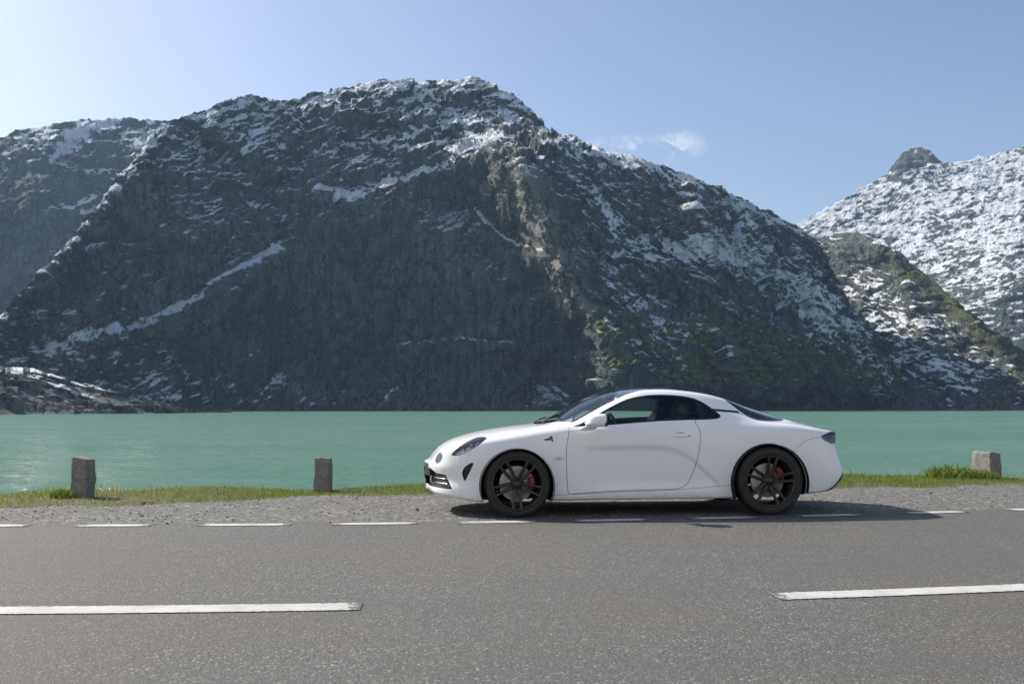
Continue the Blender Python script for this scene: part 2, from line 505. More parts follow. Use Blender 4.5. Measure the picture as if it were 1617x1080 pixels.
def terrain(name, sky, px0, px1, ncol, nrow, base_py, shore, slope, relief, rough, surf, mat, label, back=260.0, seed=0.0, fine=lambda X, Y: 1 + 0 * X, slant=None, jag=3.0):
    """A mountain side. Its foot stands at the real distance shore(bearing), it climbs with the
    real gradient slope(), and spurs and gullies are carved with relief() in metres."""
    px = np.linspace(px0, px1, ncol)
    top = np.interp(px, [a[0] for a in sky], [a[1] for a in sky])
    q3 = np.stack([px / 9.0, 0 * px + seed, 0 * px], -1)
    top = top + jag * fbm(q3, 4, .65)
    a = np.linspace(0, 1, nrow)[:, None]
    PY = base_py + (top[None, :] - base_py) * a
    PX = np.broadcast_to(px[None, :], PY.shape)
    rx, ry, rz = rays(PX, PY)
    te = rz / ry
    D = np.empty_like(PY)
    D[0] = shore(px)
    tphi = np.tan(np.radians(slope(PX, PY)))
    for j in range(1, nrow):
        D[j] = D[j - 1] * (1 + np.maximum(te[j] - te[j - 1], 0) / np.maximum(tphi[j] - te[j], 0.12))
    D = D - relief(PX, PY)
    def pos(D):
        return np.stack([rx / ry * D, D, CAM_H + te * D], -1)
    P = pos(D)
    # big folds move the face in and out, smaller ones also shape the skyline
    Q = P.reshape(-1, 3) + seed
    amp = np.minimum(1, a * 6 + 0.15)
    D = D + rough[0] * amp * fbm(Q / 170.0, 4, 0.5, True).reshape(PY.shape)
    P = pos(D)
    def normals(P):
        du = np.gradient(P, axis=1); dv = np.gradient(P, axis=0)
        N = np.cross(du, dv); N /= np.linalg.norm(N, axis=-1, keepdims=True) + 1e-9
        return N
    N = normals(P)
    # joints and slabs: noise stretched along the dip of the rock; each dip fades into the next
    wob = fbm(Q / 60.0, 3)
    wq = np.stack([wob, np.roll(wob, 17), -wob], -1) * .35
    j1 = np.zeros(len(Q), np.float32); j2 = j1.copy(); kk = j1.copy()
    for ang, wt in slant(PX, PY):
        wt = np.broadcast_to(wt, PX.shape).ravel()
        m = np.nonzero(wt > .02)[0]
        q = Q[m]; ca, sa = math.cos(ang), math.sin(ang)
        al = q[:, 0] * ca + q[:, 2] * sa; ac = -q[:, 0] * sa + q[:, 2] * ca
        j1[m] += wt[m] * fbm(np.stack([al / 75.0, (ac + 14 * wob[m]) / 17.0, q[:, 1] / 60.0], -1), 4, 0.55, True)
        j2[m] += wt[m] * fbm(np.stack([al / 30.0 + 7, (ac + 5 * wob[m]) / 7.0, q[:, 1] / 24.0], -1), 3, 0.55, True)
        kk[m] += wt[m] * (rough[1] * .8 * facets(np.stack([al / 62.0, ac / 34.0, q[:, 1] / 45.0], -1) + wq[m], 3.3)
                          + rough[2] * 1.1 * facets(np.stack([al / 24.0, ac / 13.0, q[:, 1] / 18.0], -1) + wq[m] * 1.5, 8.1)
                          + rough[4] * 1.1 * facets(np.stack([al / 8.0, ac / 5.0, q[:, 1] / 6.5], -1) + wq[m] * 2, 1.7))
    f1 = fbm(Q / 26.0, 5, 0.56)
    disp = rough[1] * .6 * j1 + rough[2] * .6 * j2 + rough[3] * .75 * f1 + kk
    disp = disp * fine(PX, PY).ravel()
    amp = amp * (1 - .55 * sstep(.93, 1.0, a))
    P = P + N * (disp.reshape(PY.shape) * amp)[..., None]
    N = normals(P)
    nb = N.copy()
    for _ in range(3):             # ledges as a wider average of the face
        nb[1:-1, 1:-1] = (nb[1:-1, 1:-1] + nb[:-2, 1:-1] + nb[2:, 1:-1] + nb[1:-1, :-2] + nb[1:-1, 2:]) / 5
    ctx = dict(PX=PX, PY=PY, P=P, N=N, nb=nb, disp=disp.reshape(PY.shape), f1=f1.reshape(PY.shape), j1=j1.reshape(PY.shape), j2=j2.reshape(PY.shape),
               n80=fbm(Q / 80.0 + 3, 4).reshape(PY.shape), n12=fbm(Q / 13.0 + 9, 5, 0.68).reshape(PY.shape))
    snow, veg, pale_or_sunlit = surf(ctx)
    # the far side of the ridge
    nb_rows = 8
    last = P[-1]
    bk = []
    for k in range(1, nb_rows + 1):
        q = last.copy(); q[:, 1] += back * k / nb_rows; q[:, 0] *= q[:, 1] / last[:, 1]
        q[:, 2] -= back * 0.8 * (k / nb_rows) ** 1.3
        q[:, 2] += 6 * np.sin(q[:, 0] / 23.0 + k)
        bk.append(q)
    Pall = np.concatenate([P] + [b[None] for b in bk], 0)
    ext = lambda A: np.concatenate([A, np.repeat(A[-1:], nb_rows, 0)], 0)
    me = mesh_np(name, Pall.reshape(-1, 3), grid_faces(nrow + nb_rows, ncol), mat)
    for nm, A in (('snow', snow), ('veg', veg), ('pale_or_sunlit', pale_or_sunlit)):
        attr(me, nm, ext(A))
    o = new_obj(name, me, kind='structure', label=label)
    return o, ctx

def snow_cover(c, cov, gain=2.3, kz=1.1, kj=.30):
    """snow settles first on ledges and in hollows; cov is the share of ground it hides"""
    s = kz * (.55 * c['N'][..., 2] + .45 * c['nb'][..., 2]) + .42 * c['n12'] + .28 * c['n80'] - kj * c['j2'] - .12 * c['j1']
    r = np.empty(s.size); r[np.argsort(s.ravel())] = np.linspace(0, 1, s.size)
    return .51 + gain * (r.reshape(s.shape) - 1 + np.clip(cov, -.2, 1.1))
t = NT('alpine_rock')
p = t.pos()
snow = t.attr('snow'); veg = t.attr('veg'); pale_or_sunlit = t.attr('pale_or_sunlit')
n_big = t.noise(p, 0.012, 5, 0.6); n_mid = t.noise(p, 0.07, 6, 0.65); n_fine = t.noise(p, 0.45, 5, 0.65)
n_st = t.noise(t.scaled(p, (0.22, 0.22, 0.018)), 1.0, 5, 0.6)
rock = t.mix(t.ramp(n_big, .38, .60), (0.054, 0.071, 0.064), (0.138, 0.156, 0.138))
rock = t.mix(t.math('MULTIPLY', t.ramp(n_mid, .46, .60), .85), rock, (0.160, 0.160, 0.140))
rock = t.mix(t.math('MULTIPLY', t.ramp(n_fine, .45, .7), .6), rock, (0.036, 0.044, 0.038))
rock = t.mix(t.math('MULTIPLY', t.ramp(n_st, .49, .60), .70), rock, (0.034, 0.043, 0.043))
n_st2 = t.noise(t.scaled(p, (0.5, 0.5, 0.03)), 1.0, 4, 0.6)
rock = t.mix(t.math('MULTIPLY', t.ramp(n_st2, .55, .66), .5), rock, (0.17, 0.175, 0.165))
rock = t.mix(t.ramp(pale_or_sunlit, .1, .9), rock, (0.225, 0.215, 0.19))
wp = t.n('ShaderNodeVectorMath', operation='ADD'); t.set(wp.inputs[0], t.scaled(p, (0.022, 0.022, 0.012), (0, R(18), 0)))
wv = t.n('ShaderNodeTexNoise', {'Scale': 0.05, 'Detail': 4.0}); t.set(wv.inputs['Vector'], p)
wsv = t.n('ShaderNodeVectorMath', operation='SCALE'); t.set(wsv.inputs[0], wv.outputs['Color']); wsv.inputs['Scale'].default_value = 1.1
t.set(wp.inputs[1], wsv.outputs[0])
crk = t.vor(wp.outputs[0], 1.6, 'DISTANCE_TO_EDGE')
crk = t.math('MULTIPLY', t.ramp(crk, .035, .0), t.ramp(n_mid, .35, .55))
wq2 = t.n('ShaderNodeVectorMath', operation='ADD'); t.set(wq2.inputs[0], t.scaled(p, (0.085, 0.085, 0.045), (0, R(-25), 0))); t.set(wq2.inputs[1], wsv.outputs[0])
crk2 = t.math('MULTIPLY', t.ramp(t.vor(wq2.outputs[0], 1.0, 'DISTANCE_TO_EDGE'), .06, .0), t.ramp(n_big, .42, .6))
crk = t.math('MAXIMUM', crk, t.math('MULTIPLY', crk2, .8))
rock = t.mix(t.math('MULTIPLY', crk, .85), rock, (0.016, 0.020, 0.018))
vv = t.math('ADD', veg, t.math('MULTIPLY', t.math('SUBTRACT', n_mid, 0.5), 1.3))
vv = t.math('ADD', vv, t.math('MULTIPLY', t.math('SUBTRACT', n_fine, 0.5), 0.8))
green = t.mix(t.ramp(n_fine, .35, .65), (0.040, 0.056, 0.020), (0.115, 0.118, 0.045))
green = t.mix(t.math('MULTIPLY', t.ramp(t.noise(p, 0.03, 4), .5, .7), .6), green, (0.085, 0.075, 0.042))
col = t.mix(t.ramp(vv, .42, .62), rock, green)
n_sn = t.noise(p, 0.42, 5, 0.72); n_sn2 = t.noise(p, 1.5, 3, 0.7)
sv = t.math('ADD', snow, t.math('MULTIPLY', t.math('SUBTRACT', n_sn, 0.5), 1.3))
sv = t.math('ADD', sv, t.math('MULTIPLY', t.math('SUBTRACT', n_sn2, 0.5), 1.2))
sf = t.math('MULTIPLY', t.ramp(sv, .43, .62), .94)
col = t.mix(sf, col, (0.80, 0.82, 0.84))
hh = t.math('ADD', t.math('SUBTRACT', t.math('MULTIPLY', n_fine, 1.6), t.math('MULTIPLY', crk, 2.0)), t.math('MULTIPLY', t.noise(p, 1.6, 4, 0.7), 0.5))
t.bsdf(Base_Color=col, Roughness=0.9, Normal=t.bump(hh, 1.0, 1.4)).inputs['Specular IOR Level'].default_value = 0.2
M_ROCK = t.m

# --- the big mountain across the lake
SKY_MAIN = [(-420, 660), (-250, 640), (-120, 575), (0, 502), (60, 440), (110, 382), (165, 312), (215, 250), (258, 194), (300, 182), (330, 172), (385, 156), (430, 158), (440, 161), (480, 152), (530, 147), (600, 131), (640, 125), (680, 126), (715, 131), (740, 125), (775, 136), (810, 155), (840, 176), (868, 207), (900, 220), (950, 238), (1000, 252), (1040, 262), (1075, 277), (1110, 291), (1135, 294), (1155, 307), (1180, 322), (1205, 333), (1240, 350), (1262, 358), (1290, 386), (1312, 430), (1340, 480), (1380, 545), (1420, 600), (1455, 640), (1480, 655), (1540, 665)]
SPUR = [(795, 205), (830, 290), (870, 380), (905, 450), (950, 540), (1000, 655)]
GULLY = [(690, 250), (735, 330), (820, 400), (870, 480), (890, 655)]
SPUR_L = [(258, 190), (215, 262), (165, 325), (110, 395), (60, 455), (0, 515), (-100, 590)]
SPUR_R = [(1075, 270), (1110, 400), (1150, 520), (1180, 655)]
GULLY_R = [(1300, 390), (1330, 470), (1390, 560), (1450, 655)]
def m_slope(X, Y):
    s = 58 + 15 * np.clip(1.25 * blob(X, Y, 590, 500, 300, 170) + 0.6 * blob(X, Y, 800, 560, 160, 130) + .8 * blob(X, Y, 330, 470, 190, 120), 0, 1)
    s += 10 * blob(X, Y, 1080, 330, 120, 80)
    s -= 5 * sstep(260, 150, Y) + 8 * blob(X, Y, 1250, 500, 150, 120) + 10 * sstep(610, 650, Y) * sstep(1050, 1200, X) + 12 * sstep(600, 650, Y) * sstep(250, 60, X)
    return s
def m_relief(X, Y):
    xc = line_x(SPUR, Y); d = X - xc
    r = 135 * np.where(d < 0, np.exp(d / 88.0), np.exp(-d / 260.0)) * sstep(190, 260, Y)
    xg = line_x(GULLY, Y); r -= 45 * np.exp(-((X - xg) / 70.0) ** 2) * sstep(240, 330, Y)
    xl = line_x(SPUR_L, Y); d = X - xl
    r += 38 * np.where(d < 0, np.exp(d / 60.0), np.exp(-d / 150.0))
    xr = line_x(SPUR_R, Y); d = X - xr
    r += 45 * np.where(d < 0, np.exp(d / 45.0), np.exp(-d / 90.0)) * sstep(270, 350, Y)
    xr = line_x([(560, 300), (420, 420), (330, 520), (280, 655)], Y); d = X - xr
    r += 26 * np.where(d < 0, np.exp(d / 30.0), np.exp(-d / 130.0)) * sstep(280, 380, Y)
    for pts, am in (([(1105, 500), (1150, 580), (1185, 655)], 30), ([(1215, 520), (1265, 590), (1300, 655)], 26), ([(1010, 470), (1060, 560), (1090, 655)], 20), ([(1330, 570), (1360, 610), (1385, 655)], 16)):
        d = X - line_x(pts, Y)
        r += am * np.where(d < 0, np.exp(d / 26.0), np.exp(-d / 60.0)) * sstep(pts[0][1] - 10, pts[0][1] + 50, Y)
    r = r * sstep(652, 600, Y) ** 0.5
    for pts, w, amp in BENCHES:
        yl = np.interp(X, [q[0] for q in pts], [q[1] for q in pts])
        win = sstep(pts[0][0] - 25, pts[0][0] + 10, X) * (1 - sstep(pts[-1][0] - 10, pts[-1][0] + 25, X))
        r += amp * sstep(-w, w, Y - yl) * np.exp(-(np.maximum(Y - yl, 0) / 75.0) ** 2) * win
    return r
BENCHES = [([(20, 572), (100, 545), (160, 533), (240, 505), (300, 478), (365, 435), (440, 395)], 9, 13), ([(500, 302), (560, 312), (600, 298), (680, 270), (750, 240), (800, 215)], 10, 15),
           ([(752, 330), (790, 375), (850, 395)], 6, 9), ([(640, 545), (720, 538), (800, 542)], 6, 4)]
def m_shore(px):
    return np.interp(px, [-420, 0, 200, 450, 800, 1100, 1300, 1540], [640, 700, 800, 900, 900, 890, 1010, 1180])
def m_slant(X, Y):
    cl = np.clip(1.2 * blob(X, Y, 640, 520, 190, 150), 0, 1)
    rt = sstep(620, 860, X + 0.25 * (Y - 400))
    return ((R(38), (1 - cl) * (1 - rt)), (R(82), cl), (R(-44), (1 - cl) * rt))
LEDGES = [([(20, 572), (100, 545), (160, 533), (240, 505), (300, 478), (365, 435), (440, 395)], 10, .9), ([(500, 302), (560, 312), (600, 298), (680, 270), (750, 240), (800, 215)], 11, .9),
          ([(752, 330), (790, 375), (850, 395)], 6, .8), ([(-20, 515), (60, 450), (110, 398), (165, 325), (215, 268), (252, 215)], 14, .22), ([(385, 255), (398, 220), (425, 200)], 9, .6),
          ([(300, 350), (340, 320), (360, 300)], 11, .6), ([(930, 300), (960, 340), (975, 380)], 10, .45), ([(600, 640), (612, 622), (625, 612)], 12, .7), ([(398, 560), (402, 500), (395, 480)], 4, .6), ([(475, 540), (478, 505), (480, 480)], 4, .55),
          ([(160, 632), (300, 628), (440, 636)], 12, .5), ([(640, 545), (720, 538), (800, 542)], 5, .4), ([(440, 520), (600, 480), (700, 470)], 2.5, .3)]
def m_surf(c):
    X, Y, nb = c['PX'], c['PY'], c['nb']
    g = lambda pts, w: np.exp(-(seg_dist(pts, X, Y) / w) ** 2)
    cov = .11 + .29 * sstep(310, 190, Y) + .07 * sstep(420, 300, Y)
    cliff = np.clip(1.2 * blob(X, Y, 600, 500, 270, 150) + .8 * blob(X, Y, 330, 470, 150, 90) + .7 * blob(X, Y, 700, 340, 80, 70), 0, 1)
    cov = (cov + .05 * blob(X, Y, 300, 340, 220, 110)) * (1 - .58 * cliff)
    cov += .10 * sstep(880, 960, X) * sstep(640, 560, Y) - .12 * blob(X, Y, 1085, 465, 80, 50) - .03 * blob(X, Y, 1230, 605, 150, 40)
    cov += .50 * g([(1090, 385), (1170, 400), (1250, 450), (1330, 540), (1400, 610)], 36) + .24 * g([(910, 402), (980, 415), (1050, 412), (1110, 395)], 17)
    cov += .22 * g([(1000, 255), (1100, 300), (1160, 322), (1250, 362)], 18) + .18 * g([(960, 450), (1040, 530), (1130, 560)], 26)
    cov += .25 * blob(X, Y, 150, 628, 260, 20) + .18 * blob(X, Y, 60, 560, 90, 50)
    for pts, w, gn in LEDGES:
        cov += gn * .66 * np.exp(-(seg_dist(pts, X + 8 * c['n80'], Y + 12 * c['n12']) / (w * .46)) ** 2) * (.75 + .9 * c['n12'])
    cov -= 1.0 * sstep(640, 650, Y) + .34 * blob(X, Y, 790, 222, 75, 32)
    s = snow_cover(c, cov)
    v = 0.16 + 0.25 * c['n80'] + 0.35 * (nb[..., 2] - 0.5)
    v += 0.42 * blob(X, Y, 1260, 590, 190, 65) + 0.25 * blob(X, Y, 960, 520, 60, 120) + 0.2 * blob(X, Y, 720, 390, 70, 80) + .22 * blob(X, Y, 60, 600, 120, 40)
    v -= 0.25 * blob(X, Y, 590, 500, 300, 130)
    w = 0.75 * blob(X, Y, 60, 640, 150, 26) + 0.80 * g([(795, 235), (830, 310), (865, 390), (905, 470)], 36) + 0.35 * sstep(634, 645, Y) * sstep(1100, 1250, X)  # pale shore rock; the rib's sunlight is painted into its colour
    return s, v, w
mtn, ctx_main = terrain('mountain', SKY_MAIN, -420, 1540, 1290, 420, 656, m_shore, m_slope, m_relief, (30, 10, 3.6, 6.5, 1.5), m_surf, M_ROCK,
        'dark granite mountain with snow on its ledges across the lake', slant=m_slant,
        fine=lambda X, Y: 1.0 + .25 * sstep(300, 200, Y) - .50 * np.clip(1.2 * blob(X, Y, 620, 500, 260, 170) + blob(X, Y, 330, 480, 170, 110) + blob(X, Y, 720, 340, 90, 80), 0, 1))

# --- the ridge behind it on the left
SKY_LEFT = [(-900, 420), (-600, 330), (-400, 290), (-200, 262), (0, 219), (30, 207), (100, 196), (165, 186), (210, 188), (258, 193), (330, 205), (420, 235), (520, 300)]
def l_surf(c):
    X, Y = c['PX'], c['PY']
    cov = .10 + .30 * sstep(310, 200, Y)
    cov += .5 * np.exp(-(seg_dist([(85, 250), (120, 215), (170, 190)], X, Y) / 14.0) ** 2) + .4 * np.exp(-(seg_dist([(60, 350), (100, 335), (140, 320)], X, Y) / 12.0) ** 2)
    cov += .22 * np.exp(-(seg_dist([(240, 215), (190, 275), (140, 335)], X, Y) / 22.0) ** 2)
    return snow_cover(c, cov), 0.12 + 0.25 * c['n80'], 0 * X
terrain('mountain_ridge', SKY_LEFT, -900, 520, 480, 200, 640, lambda p: np.interp(p, [-900, 0, 500], [900, 1250, 1350]), lambda X, Y: 46 + 0 * X + 10 * blob(X, Y, 50, 400, 150, 80), lambda X, Y: 40 * blob(X, Y, 60, 300, 70, 100),
        (26, 8, 3.5, 6, 1.4), l_surf, M_ROCK, 'snow dusted rocky ridge behind the big mountain on the left', seed=400, slant=lambda X, Y: ((R(30), 1.0),))

# --- the grassy spur right of the gully
SKY_MID = [(1130, 560), (1200, 470), (1250, 410), (1285, 382), (1320, 370), (1350, 366), (1395, 381), (1430, 412), (1480, 452), (1540, 500), (1617, 556), (1700, 600), (1800, 632), (1950, 655), (2100, 662)]
def r_relief(X, Y):
    xc = line_x([(1350, 360), (1420, 420), (1450, 500), (1480, 580), (1500, 655)], Y); d = X - xc
    r = 60 * np.where(d < 0, np.exp(d / 70.0), np.exp(-d / 120.0))
    xc = line_x([(1400, 390), (1500, 470), (1617, 600), (1660, 655)], Y); d = X - xc
    return r + 45 * np.where(d < 0, np.exp(d / 45.0), np.exp(-d / 100.0))
def r_surf(c):
    X, Y = c['PX'], c['PY']
    ridge = np.exp(-(seg_dist([(1430, 425), (1500, 470), (1560, 520), (1640, 590)], X, Y) / 24.0) ** 2)
    cov = .36 + .16 * blob(X, Y, 1400, 500, 60, 70) + .2 * np.exp(-(seg_dist([(1440, 520), (1480, 580), (1510, 630)], X, Y) / 20.0) ** 2)
    cov -= .40 * ridge + .18 * sstep(590, 640, Y) + .2 * np.exp(-(seg_dist([(1300, 400), (1330, 480), (1390, 560), (1450, 650)], X, Y) / 18.0) ** 2)
    cov -= .8 * sstep(638, 648, Y)
    v = 0.26 + 0.3 * c['n80'] + 0.50 * ridge + 0.2 * sstep(560, 640, Y)
    return snow_cover(c, cov, 2.2, 1.0, .5), v, 0.25 * sstep(632, 645, Y)
terrain('mountain_spur', SKY_MID, 1130, 2100, 460, 230, 656, lambda p: np.interp(p, [1130, 1400, 1700, 2100], [1120, 1080, 1000, 900]), lambda X, Y: 38 + 0 * X + 6 * blob(X, Y, 1350, 420, 80, 60), r_relief,
        (18, 5.5, 2.6, 4.0, 1.0), r_surf, M_ROCK, 'grassy spur streaked with snow right of the gully', seed=900, slant=lambda X, Y: ((R(-30), 1.0),))

# --- the snowy peak far behind on the right
SKY_FAR = [(1080, 430), (1200, 385), (1262, 353), (1300, 331), (1350, 306), (1356, 298), (1380, 288), (1398, 276), (1408, 266), (1416, 252), (1428, 239), (1436, 238), (1441, 233), (1447, 236), (1452, 230), (1459, 236), (1466, 237), (1478, 250), (1488, 257), (1510, 256), (1530, 255), (1545, 246), (1560, 249), (1580, 241), (1600, 238), (1617, 231), (1700, 205), (1800, 190), (1950, 215), (2150, 260), (2400, 330)]
def f_surf(c):
    X, Y = c['PX'], c['PY']
    cov = .60 - .18 * sstep(320, 470, Y) - .5 * blob(X, Y, 1430, 258, 34, 18) - .3 * blob(X, Y, 1530, 345, 26, 26) - .25 * sstep(470, 560, Y) - .25 * sstep(1560, 1640, X) * sstep(260, 240, Y)
    return snow_cover(c, cov, 1.5, .9, .6), 0.22 + 0.25 * c['n80'] + .1 * sstep(380, 300, Y), 0.3 * blob(X, Y, 1440, 255, 40, 25)
terrain('snowy_peak', SKY_FAR, 1080, 2400, 560, 220, 640, lambda p: np.interp(p, [1080, 1500, 2400], [1750, 1600, 1300]), lambda X, Y: 34 + 0 * X + 20 * blob(X, Y, 1445, 250, 60, 30) + 6 * sstep(420, 560, Y), lambda X, Y: 70 * blob(X, Y, 1620, 420, 120, 90),
        (18, 3.2, 1.8, 2.4, .6), f_surf, M_ROCK, 'snow covered peak far behind on the right', seed=1500, slant=lambda X, Y: ((R(10), 1.0),), back=400, jag=6.0)

# --- smooth sunlit rock slabs along the near shore on the left
SKY_SHORE = [(-700, 560), (-300, 572), (-100, 580), (0, 588), (50, 590), (100, 600), (150, 610), (200, 628), (260, 641), (330, 650), (400, 656), (460, 660)]
def s_surf(c):
    X, Y = c['PX'], c['PY']
    cov = .12 + .3 * blob(X, Y, 60, 600, 120, 16)
    return snow_cover(c, cov - sstep(625, 640, Y) * .3), .22 + .35 * c['n80'] + .25 * sstep(620, 595, Y), .5 + .3 * c['n80'] - .3 * sstep(625, 600, Y)
terrain('shore_rocks', SKY_SHORE, -700, 460, 420, 110, 662, lambda p: np.interp(p, [-700, 0, 250, 460], [330, 480, 560, 690]), lambda X, Y: 27 + 0 * X, lambda X, Y: 0 * X,
        (7, 3.0, 1.6, 2.0, .8), s_surf, M_ROCK, 'pale smooth rock slabs on the left shore of the lake', seed=2200, slant=lambda X, Y: ((R(-14), 1.0),), back=60)

# --- scrub on the lower right flank of the big mountain
bm = bmesh.new(); bmesh.ops.create_icosphere(bm, subdivisions=2, radius=1)
sv_ = np.array([v.co[:] for v in bm.verts]); sf_ = np.array([[v.index for v in f.verts] for f in bm.faces]); bm.free()
X, Y = ctx_main['PX'], ctx_main['PY']
wgt = 1.0 * blob(X, Y, 1265, 595, 130, 42) + .5 * blob(X, Y, 1150, 560, 60, 40) + .25 * blob(X, Y, 960, 560, 40, 60) + .4 * blob(X, Y, 1380, 635, 70, 14)
wgt *= (Y < 642) * (.35 + sstep(-.1, .25, ctx_main['n80'])) * (ctx_main['nb'][..., 2] > .35)
rs = np.random.default_rng(77)
idx = rs.choice(wgt.size, 1700, replace=False, p=wgt.ravel() / wgt.sum())
base = ctx_main['P'].reshape(-1, 3)[idx]
rad = rs.uniform(1.3, 3.6, len(idx))
B = sv_[None] * rad[:, None, None] * np.array([1.25, 1.1, .8]) * rs.uniform(.55, 1.25, (len(idx), len(sv_), 1)) + base[:, None, :] + np.array([0, -.4, .5])
me = mesh_np('alpine_scrub', B.reshape(-1, 3), (sf_[None] + (np.arange(len(idx)) * len(sv_))[:, None, None]).reshape(-1, 3), None, smooth=False)
attr(me, 'tone', np.repeat(rs.uniform(0, 1, len(idx)), len(sv_)))
t = NT('scrub_leaves')
c = t.mix(t.attr('tone'), (0.040, 0.068, 0.020), (0.115, 0.135, 0.042))
c = t.mix(t.ramp(t.noise(t.pos(), .8, 4, .7), .45, .65), c, (0.12, 0.115, 0.05))
t.bsdf(Base_Color=c, Roughness=.95).inputs['Specular IOR Level'].default_value = .1
me.materials.append(t.m)
new_obj('alpine_scrub', me, kind='stuff', label='dark green scrub on the lower slope behind the car')

# --- unseen slope added behind the viewer; heavy snow bounces light onto the car
hx = np.linspace(-700, 700, 90); hy = np.linspace(-7, -420, 50)
HX, HY = np.meshgrid(hx, hy)
dd_ = -7 - HY
HZ = .10 + .70 * np.maximum(dd_ - 2, 0) ** 1.0 + 9 * fbm(np.stack([HX / 60, HY / 60, 0 * HX], -1).reshape(-1, 3), 5).reshape(HX.shape) * sstep(3, 60, dd_)
hill = mesh_np('bounce_hillside', np.stack([HX, HY, HZ], -1).reshape(-1, 3), grid_faces(50, 90)[:, ::-1], M_ROCK)
nz_ = fbm(np.stack([HX / 30, HY / 30, 0 * HX + 4], -1).reshape(-1, 3), 4).reshape(HX.shape)
attr(hill, 'snow', .78 + .15 * sstep(30, 160, dd_) + .45 * nz_); attr(hill, 'veg', .45 + nz_ * .6); attr(hill, 'pale_or_sunlit', .4 + 0 * nz_)  # snow cover raised to brighten the car's shaded side
new_obj('bounce_hillside', hill, kind='structure')
# ------------------------------------------------------------------ sports car
CAR_YAW = R(5.5)
CAR_O = Vector((-0.0294, 10.156, 0.010))
car = bpy.data.objects.new('sports_car', None)
COL.objects.link(car)
car.location = CAR_O; car.rotation_euler = (0, 0, CAR_YAW)
car['label'] = 'white two door sports coupe with black wheels parked on the gravel beside the lake'
car['category'] = 'car'

# paints
t = NT('white_car_paint')
pz = t.n('ShaderNodeTexCoord').outputs['Object']
zs = t.n('ShaderNodeSeparateXYZ'); t.set(zs.inputs[0], pz)
dust = t.math('MULTIPLY', t.ramp(zs.outputs[2], 0.42, 0.12), t.ramp(t.noise(pz, 9, 6, .7), .35, .75))
b = t.bsdf(Base_Color=t.mix(t.math('MULTIPLY', dust, .22), (0.88, 0.878, 0.87), (0.46, 0.43, 0.38)), Roughness=0.32)
b.inputs['Coat Weight'].default_value = 0.75; b.inputs['Coat Roughness'].default_value = 0.03; b.inputs['Coat IOR'].default_value = 1.4
b.inputs['Specular IOR Level'].default_value = 0.3
M_WHITE = t.m
M_BLACK = simple('gloss_black', (0.012, 0.012, 0.013), 0.14, coat=0.4)
M_SATIN = simple('satin_black', (0.02, 0.02, 0.021), 0.5, var=.3, vscale=60)
M_ROOF = simple('black_roof', (0.016, 0.017, 0.018), 0.12, coat=1.0)
M_SEAM = simple('panel_gap', (0.012, 0.012, 0.012), 0.9)
M_INT = simple('cabin_trim', (0.022, 0.022, 0.024), 0.8, var=.3, vscale=40)
M_LEATHER = simple('seat_leather', (0.03, 0.03, 0.032), 0.55, var=.25, vscale=30)
M_RUBBER = simple('tyre_rubber', (0.022, 0.021, 0.020), 0.75, var=.3, vscale=50)
M_RIM = simple('dark_wheel_metal', (0.055, 0.049, 0.043), 0.40, metal=0.6, var=.2, vscale=20)
M_DISC = simple('brake_steel', (0.62, 0.60, 0.56), 0.42, metal=0.55, var=.12, vscale=80)
M_RED = simple('red_caliper', (0.20, 0.03, 0.02), 0.5)
M_CHROME = simple('bright_metal', (0.75, 0.76, 0.78), 0.18, metal=1.0)
M_GREY = simple('badge_metal', (0.42, 0.43, 0.42), 0.4, metal=0.5)
M_LAMP = simple('lamp_reflector', (0.62, 0.65, 0.70), 0.22, metal=0.85)
M_LAMPD = simple('lamp_housing', (0.62, 0.64, 0.68), 0.3, metal=0.5)
M_UNDER = simple('underbody', (0.015, 0.015, 0.015), 0.9)
def glass(name, tint, refl=1.0, ior=1.5):
    t = NT(name)
    tr = t.n('ShaderNodeBsdfTransparent', {'Color': (*tint, 1)})
    gl = t.n('ShaderNodeBsdfGlossy', {'Color': (1, 1, 1, 1), 'Roughness': 0.015})
    fr = t.n('ShaderNodeFresnel', {'IOR': ior})
    mx = t.n('ShaderNodeMixShader', {0: t.math('MULTIPLY', fr.outputs[0], refl), 1: tr.outputs[0], 2: gl.outputs[0]})
    t.t.links.new(mx.outputs[0], t.out.inputs['Surface'])
    return t.m
M_GLASS = glass('window_glass', (0.93, 0.97, 0.95))
M_GLASSD = glass('tinted_glass', (0.22, 0.27, 0.28), 1.5)
M_LENS = glass('lamp_lens', (0.90, 0.92, 0.95), 1.3)
M_TAIL = glass('tail_lens', (0.50, 0.46, 0.50), 1.3)

# --- body surface: a network of lengthwise curves, u = metres behind the front axle
UC = [-.84, -.80, -.766, -.736, -.674, -.581, -.425, -.237, -.048, .141, .25, .33, .45, .656, .867, 1.06, 1.16, 1.33, 1.51, 1.75, 1.95, 2.158, 2.404, 2.62, 2.79, 2.93, 3.07, 3.2, 3.24, 3.30]
ZC = [.465, .505, .545, .592, .648, .698, .748, .790, .820, .842, .850, .868, .935, 1.060, 1.150, 1.198, 1.212, 1.224, 1.224, 1.203, 1.168, 1.116, 1.043, .978, .917, .869, .826, .803, .796, .79]
us = np.unique(np.concatenate([np.arange(-.868, -.55, .004), np.arange(-.55, 2.95, .0095), np.arange(2.95, 3.30, .0035)]))
nu = len(us)
zc = pchip(UC, ZC, us)
NOSE_D = [0, .004, .015, .03, .08, .15, .25, .38, .53, .73, 1.0, 5]; NOSE_W = [0, .11, .235, .345, .485, .59, .685, .77, .828, .868, .888, .9]
TAIL_D = [0, .004, .012, .03, .06, .10, .16, .25, .40, .60, 5]; TAIL_W = [0, .24, .42, .56, .665, .74, .80, .842, .868, .885, .9]
